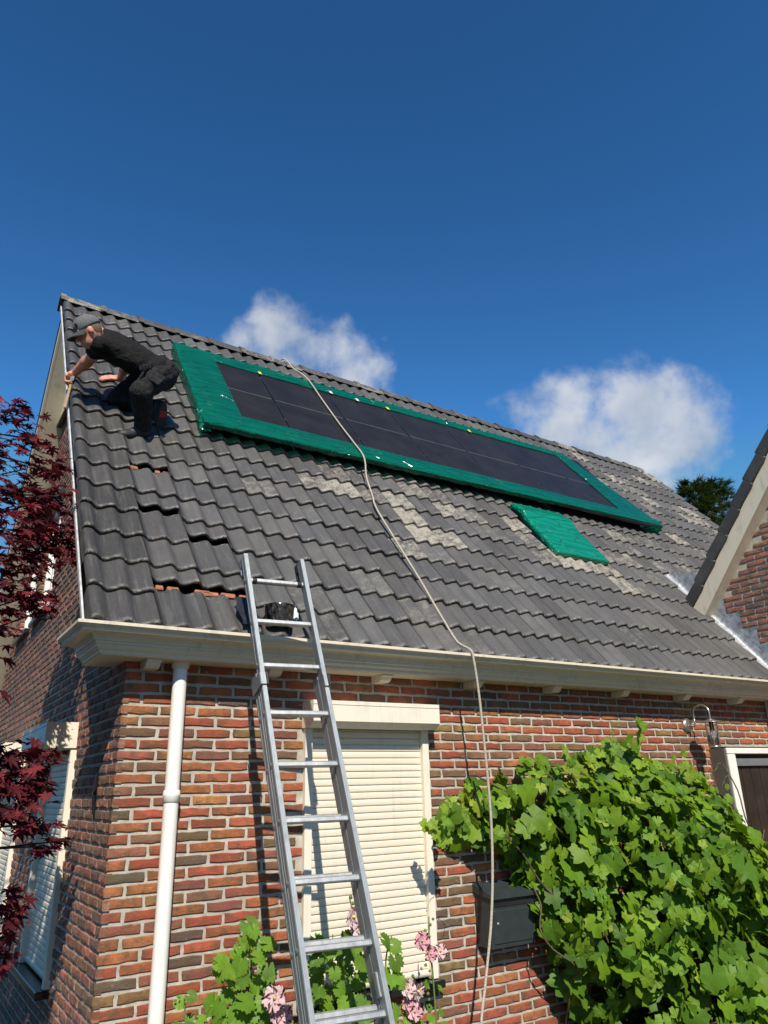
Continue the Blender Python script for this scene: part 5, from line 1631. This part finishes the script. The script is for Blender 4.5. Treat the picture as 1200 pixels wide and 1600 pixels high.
for c, rx, rz, n in CL:
    for i in range(int(n*.8)):
        p = c + Vector((rm.gauss(0, rx*.55), rm.gauss(0, rx*.55), rm.gauss(0, rz*.6)))
        nrm = Vector((rm.gauss(0, .35), rm.gauss(-.25, .35), 1)); tip = Vector((rm.gauss(.35, .6), rm.gauss(-.4, .6), -.65))
        k = rm.choice(REDS); g_ = rm.uniform(.95, 1.6); s_ = rm.uniform(.085, .135)
        items.append((rm.choice(ACER), leaf_matrix(p, nrm, tip, s_), (k[0]*g_, k[1]*g_, k[2]*g_, 1), s_))
place_leaves(maple, items, 300, RED, RED_S, 'foliage')
for j, (c, rx, rz, n) in enumerate(CL):
    src = min(trunk_pts, key=lambda q: abs(q.z - (c.z - .5)))
    mid_ = src.lerp(c, .5) + Vector((rm.gauss(0, .06), rm.gauss(0, .06), .10 + rm.gauss(0, .05)))
    pts = catmull([src, mid_, c + Vector((0, 0, .01))], 5)
    m = MB(); m.tube(pts, [.016*(1-.85*i/len(pts)) for i in range(len(pts))], 5); m.build('branch', BARK, maple)

# ================================================================== conifers far behind the roof
rc = random.Random(77)
def conifer(name, label, base, H, R, seed):
    t = thing(name, label, 'tree', base, 'conifers beyond the roof')
    r = random.Random(seed)
    m = MB(); m.tube([base, base + Vector((0, 0, H*.6)), base + Vector((0, 0, H*.98))], [.22, .13, .02], 8); m.build('trunk', BARK, t)
    its = []
    for i in range(1500):
        z = H*(.35 + .65*r.random()**.8); k = 1 - z/H
        rad = R*(k**.62)*r.uniform(.35, 1.05) + .10; a = r.uniform(0, 2*math.pi)
        lob = 1 + .25*math.sin(a*3+z*1.3)
        p = base + Vector((rad*lob*math.cos(a), rad*lob*math.sin(a), z - rad*.18))
        o_ = Vector((math.cos(a), math.sin(a), r.uniform(.0, .9)))
        nrm = Vector((r.gauss(0, .5), r.gauss(0, .5), 1))
        g_ = r.uniform(.6, 1.3)
        its.append((SPRAY[r.randrange(3)], leaf_matrix(p, nrm, o_, r.uniform(.35, .7)), (.040*g_, .062*g_, .022*g_, 1)))
    o = mk('crown', join_pieces('crown', its), LEAF_S, t); o['kind'] = 'stuff'
def spray_mesh(seed):
    r = random.Random(seed); V = []; F = []
    for i in range(16):
        a = r.uniform(-1.1, 1.1); L = r.uniform(.35, 1.0)*(1-.35*abs(a)); w = .05
        b = len(V); y0 = r.uniform(0, .3)
        V += [(-w, y0, 0), (w, y0, 0), (math.sin(a)*L, y0 + math.cos(a)*L*.8, r.uniform(-.15, .15))]; F.append((b, b+1, b+2))
    me = bpy.data.meshes.new('spray'); me.from_pydata(V, [], F); me.update(); return me
SPRAY = [spray_mesh(s) for s in range(3)]
for (x, y, dist, R, seed, lab) in ((1080, 752, 30, 2.9, 1, 'left dark conifer top behind the right end of the roof'), (1118, 750, 33, 3.0, 2, 'right dark conifer top behind the roof, next to the wing')):
    d = px_dir(x, y); p = CAM_POS + d*(dist/math.hypot(d.x, d.y))
    conifer('conifer_tree', lab, Vector((p.x, p.y, 0)), p.z, R, seed)
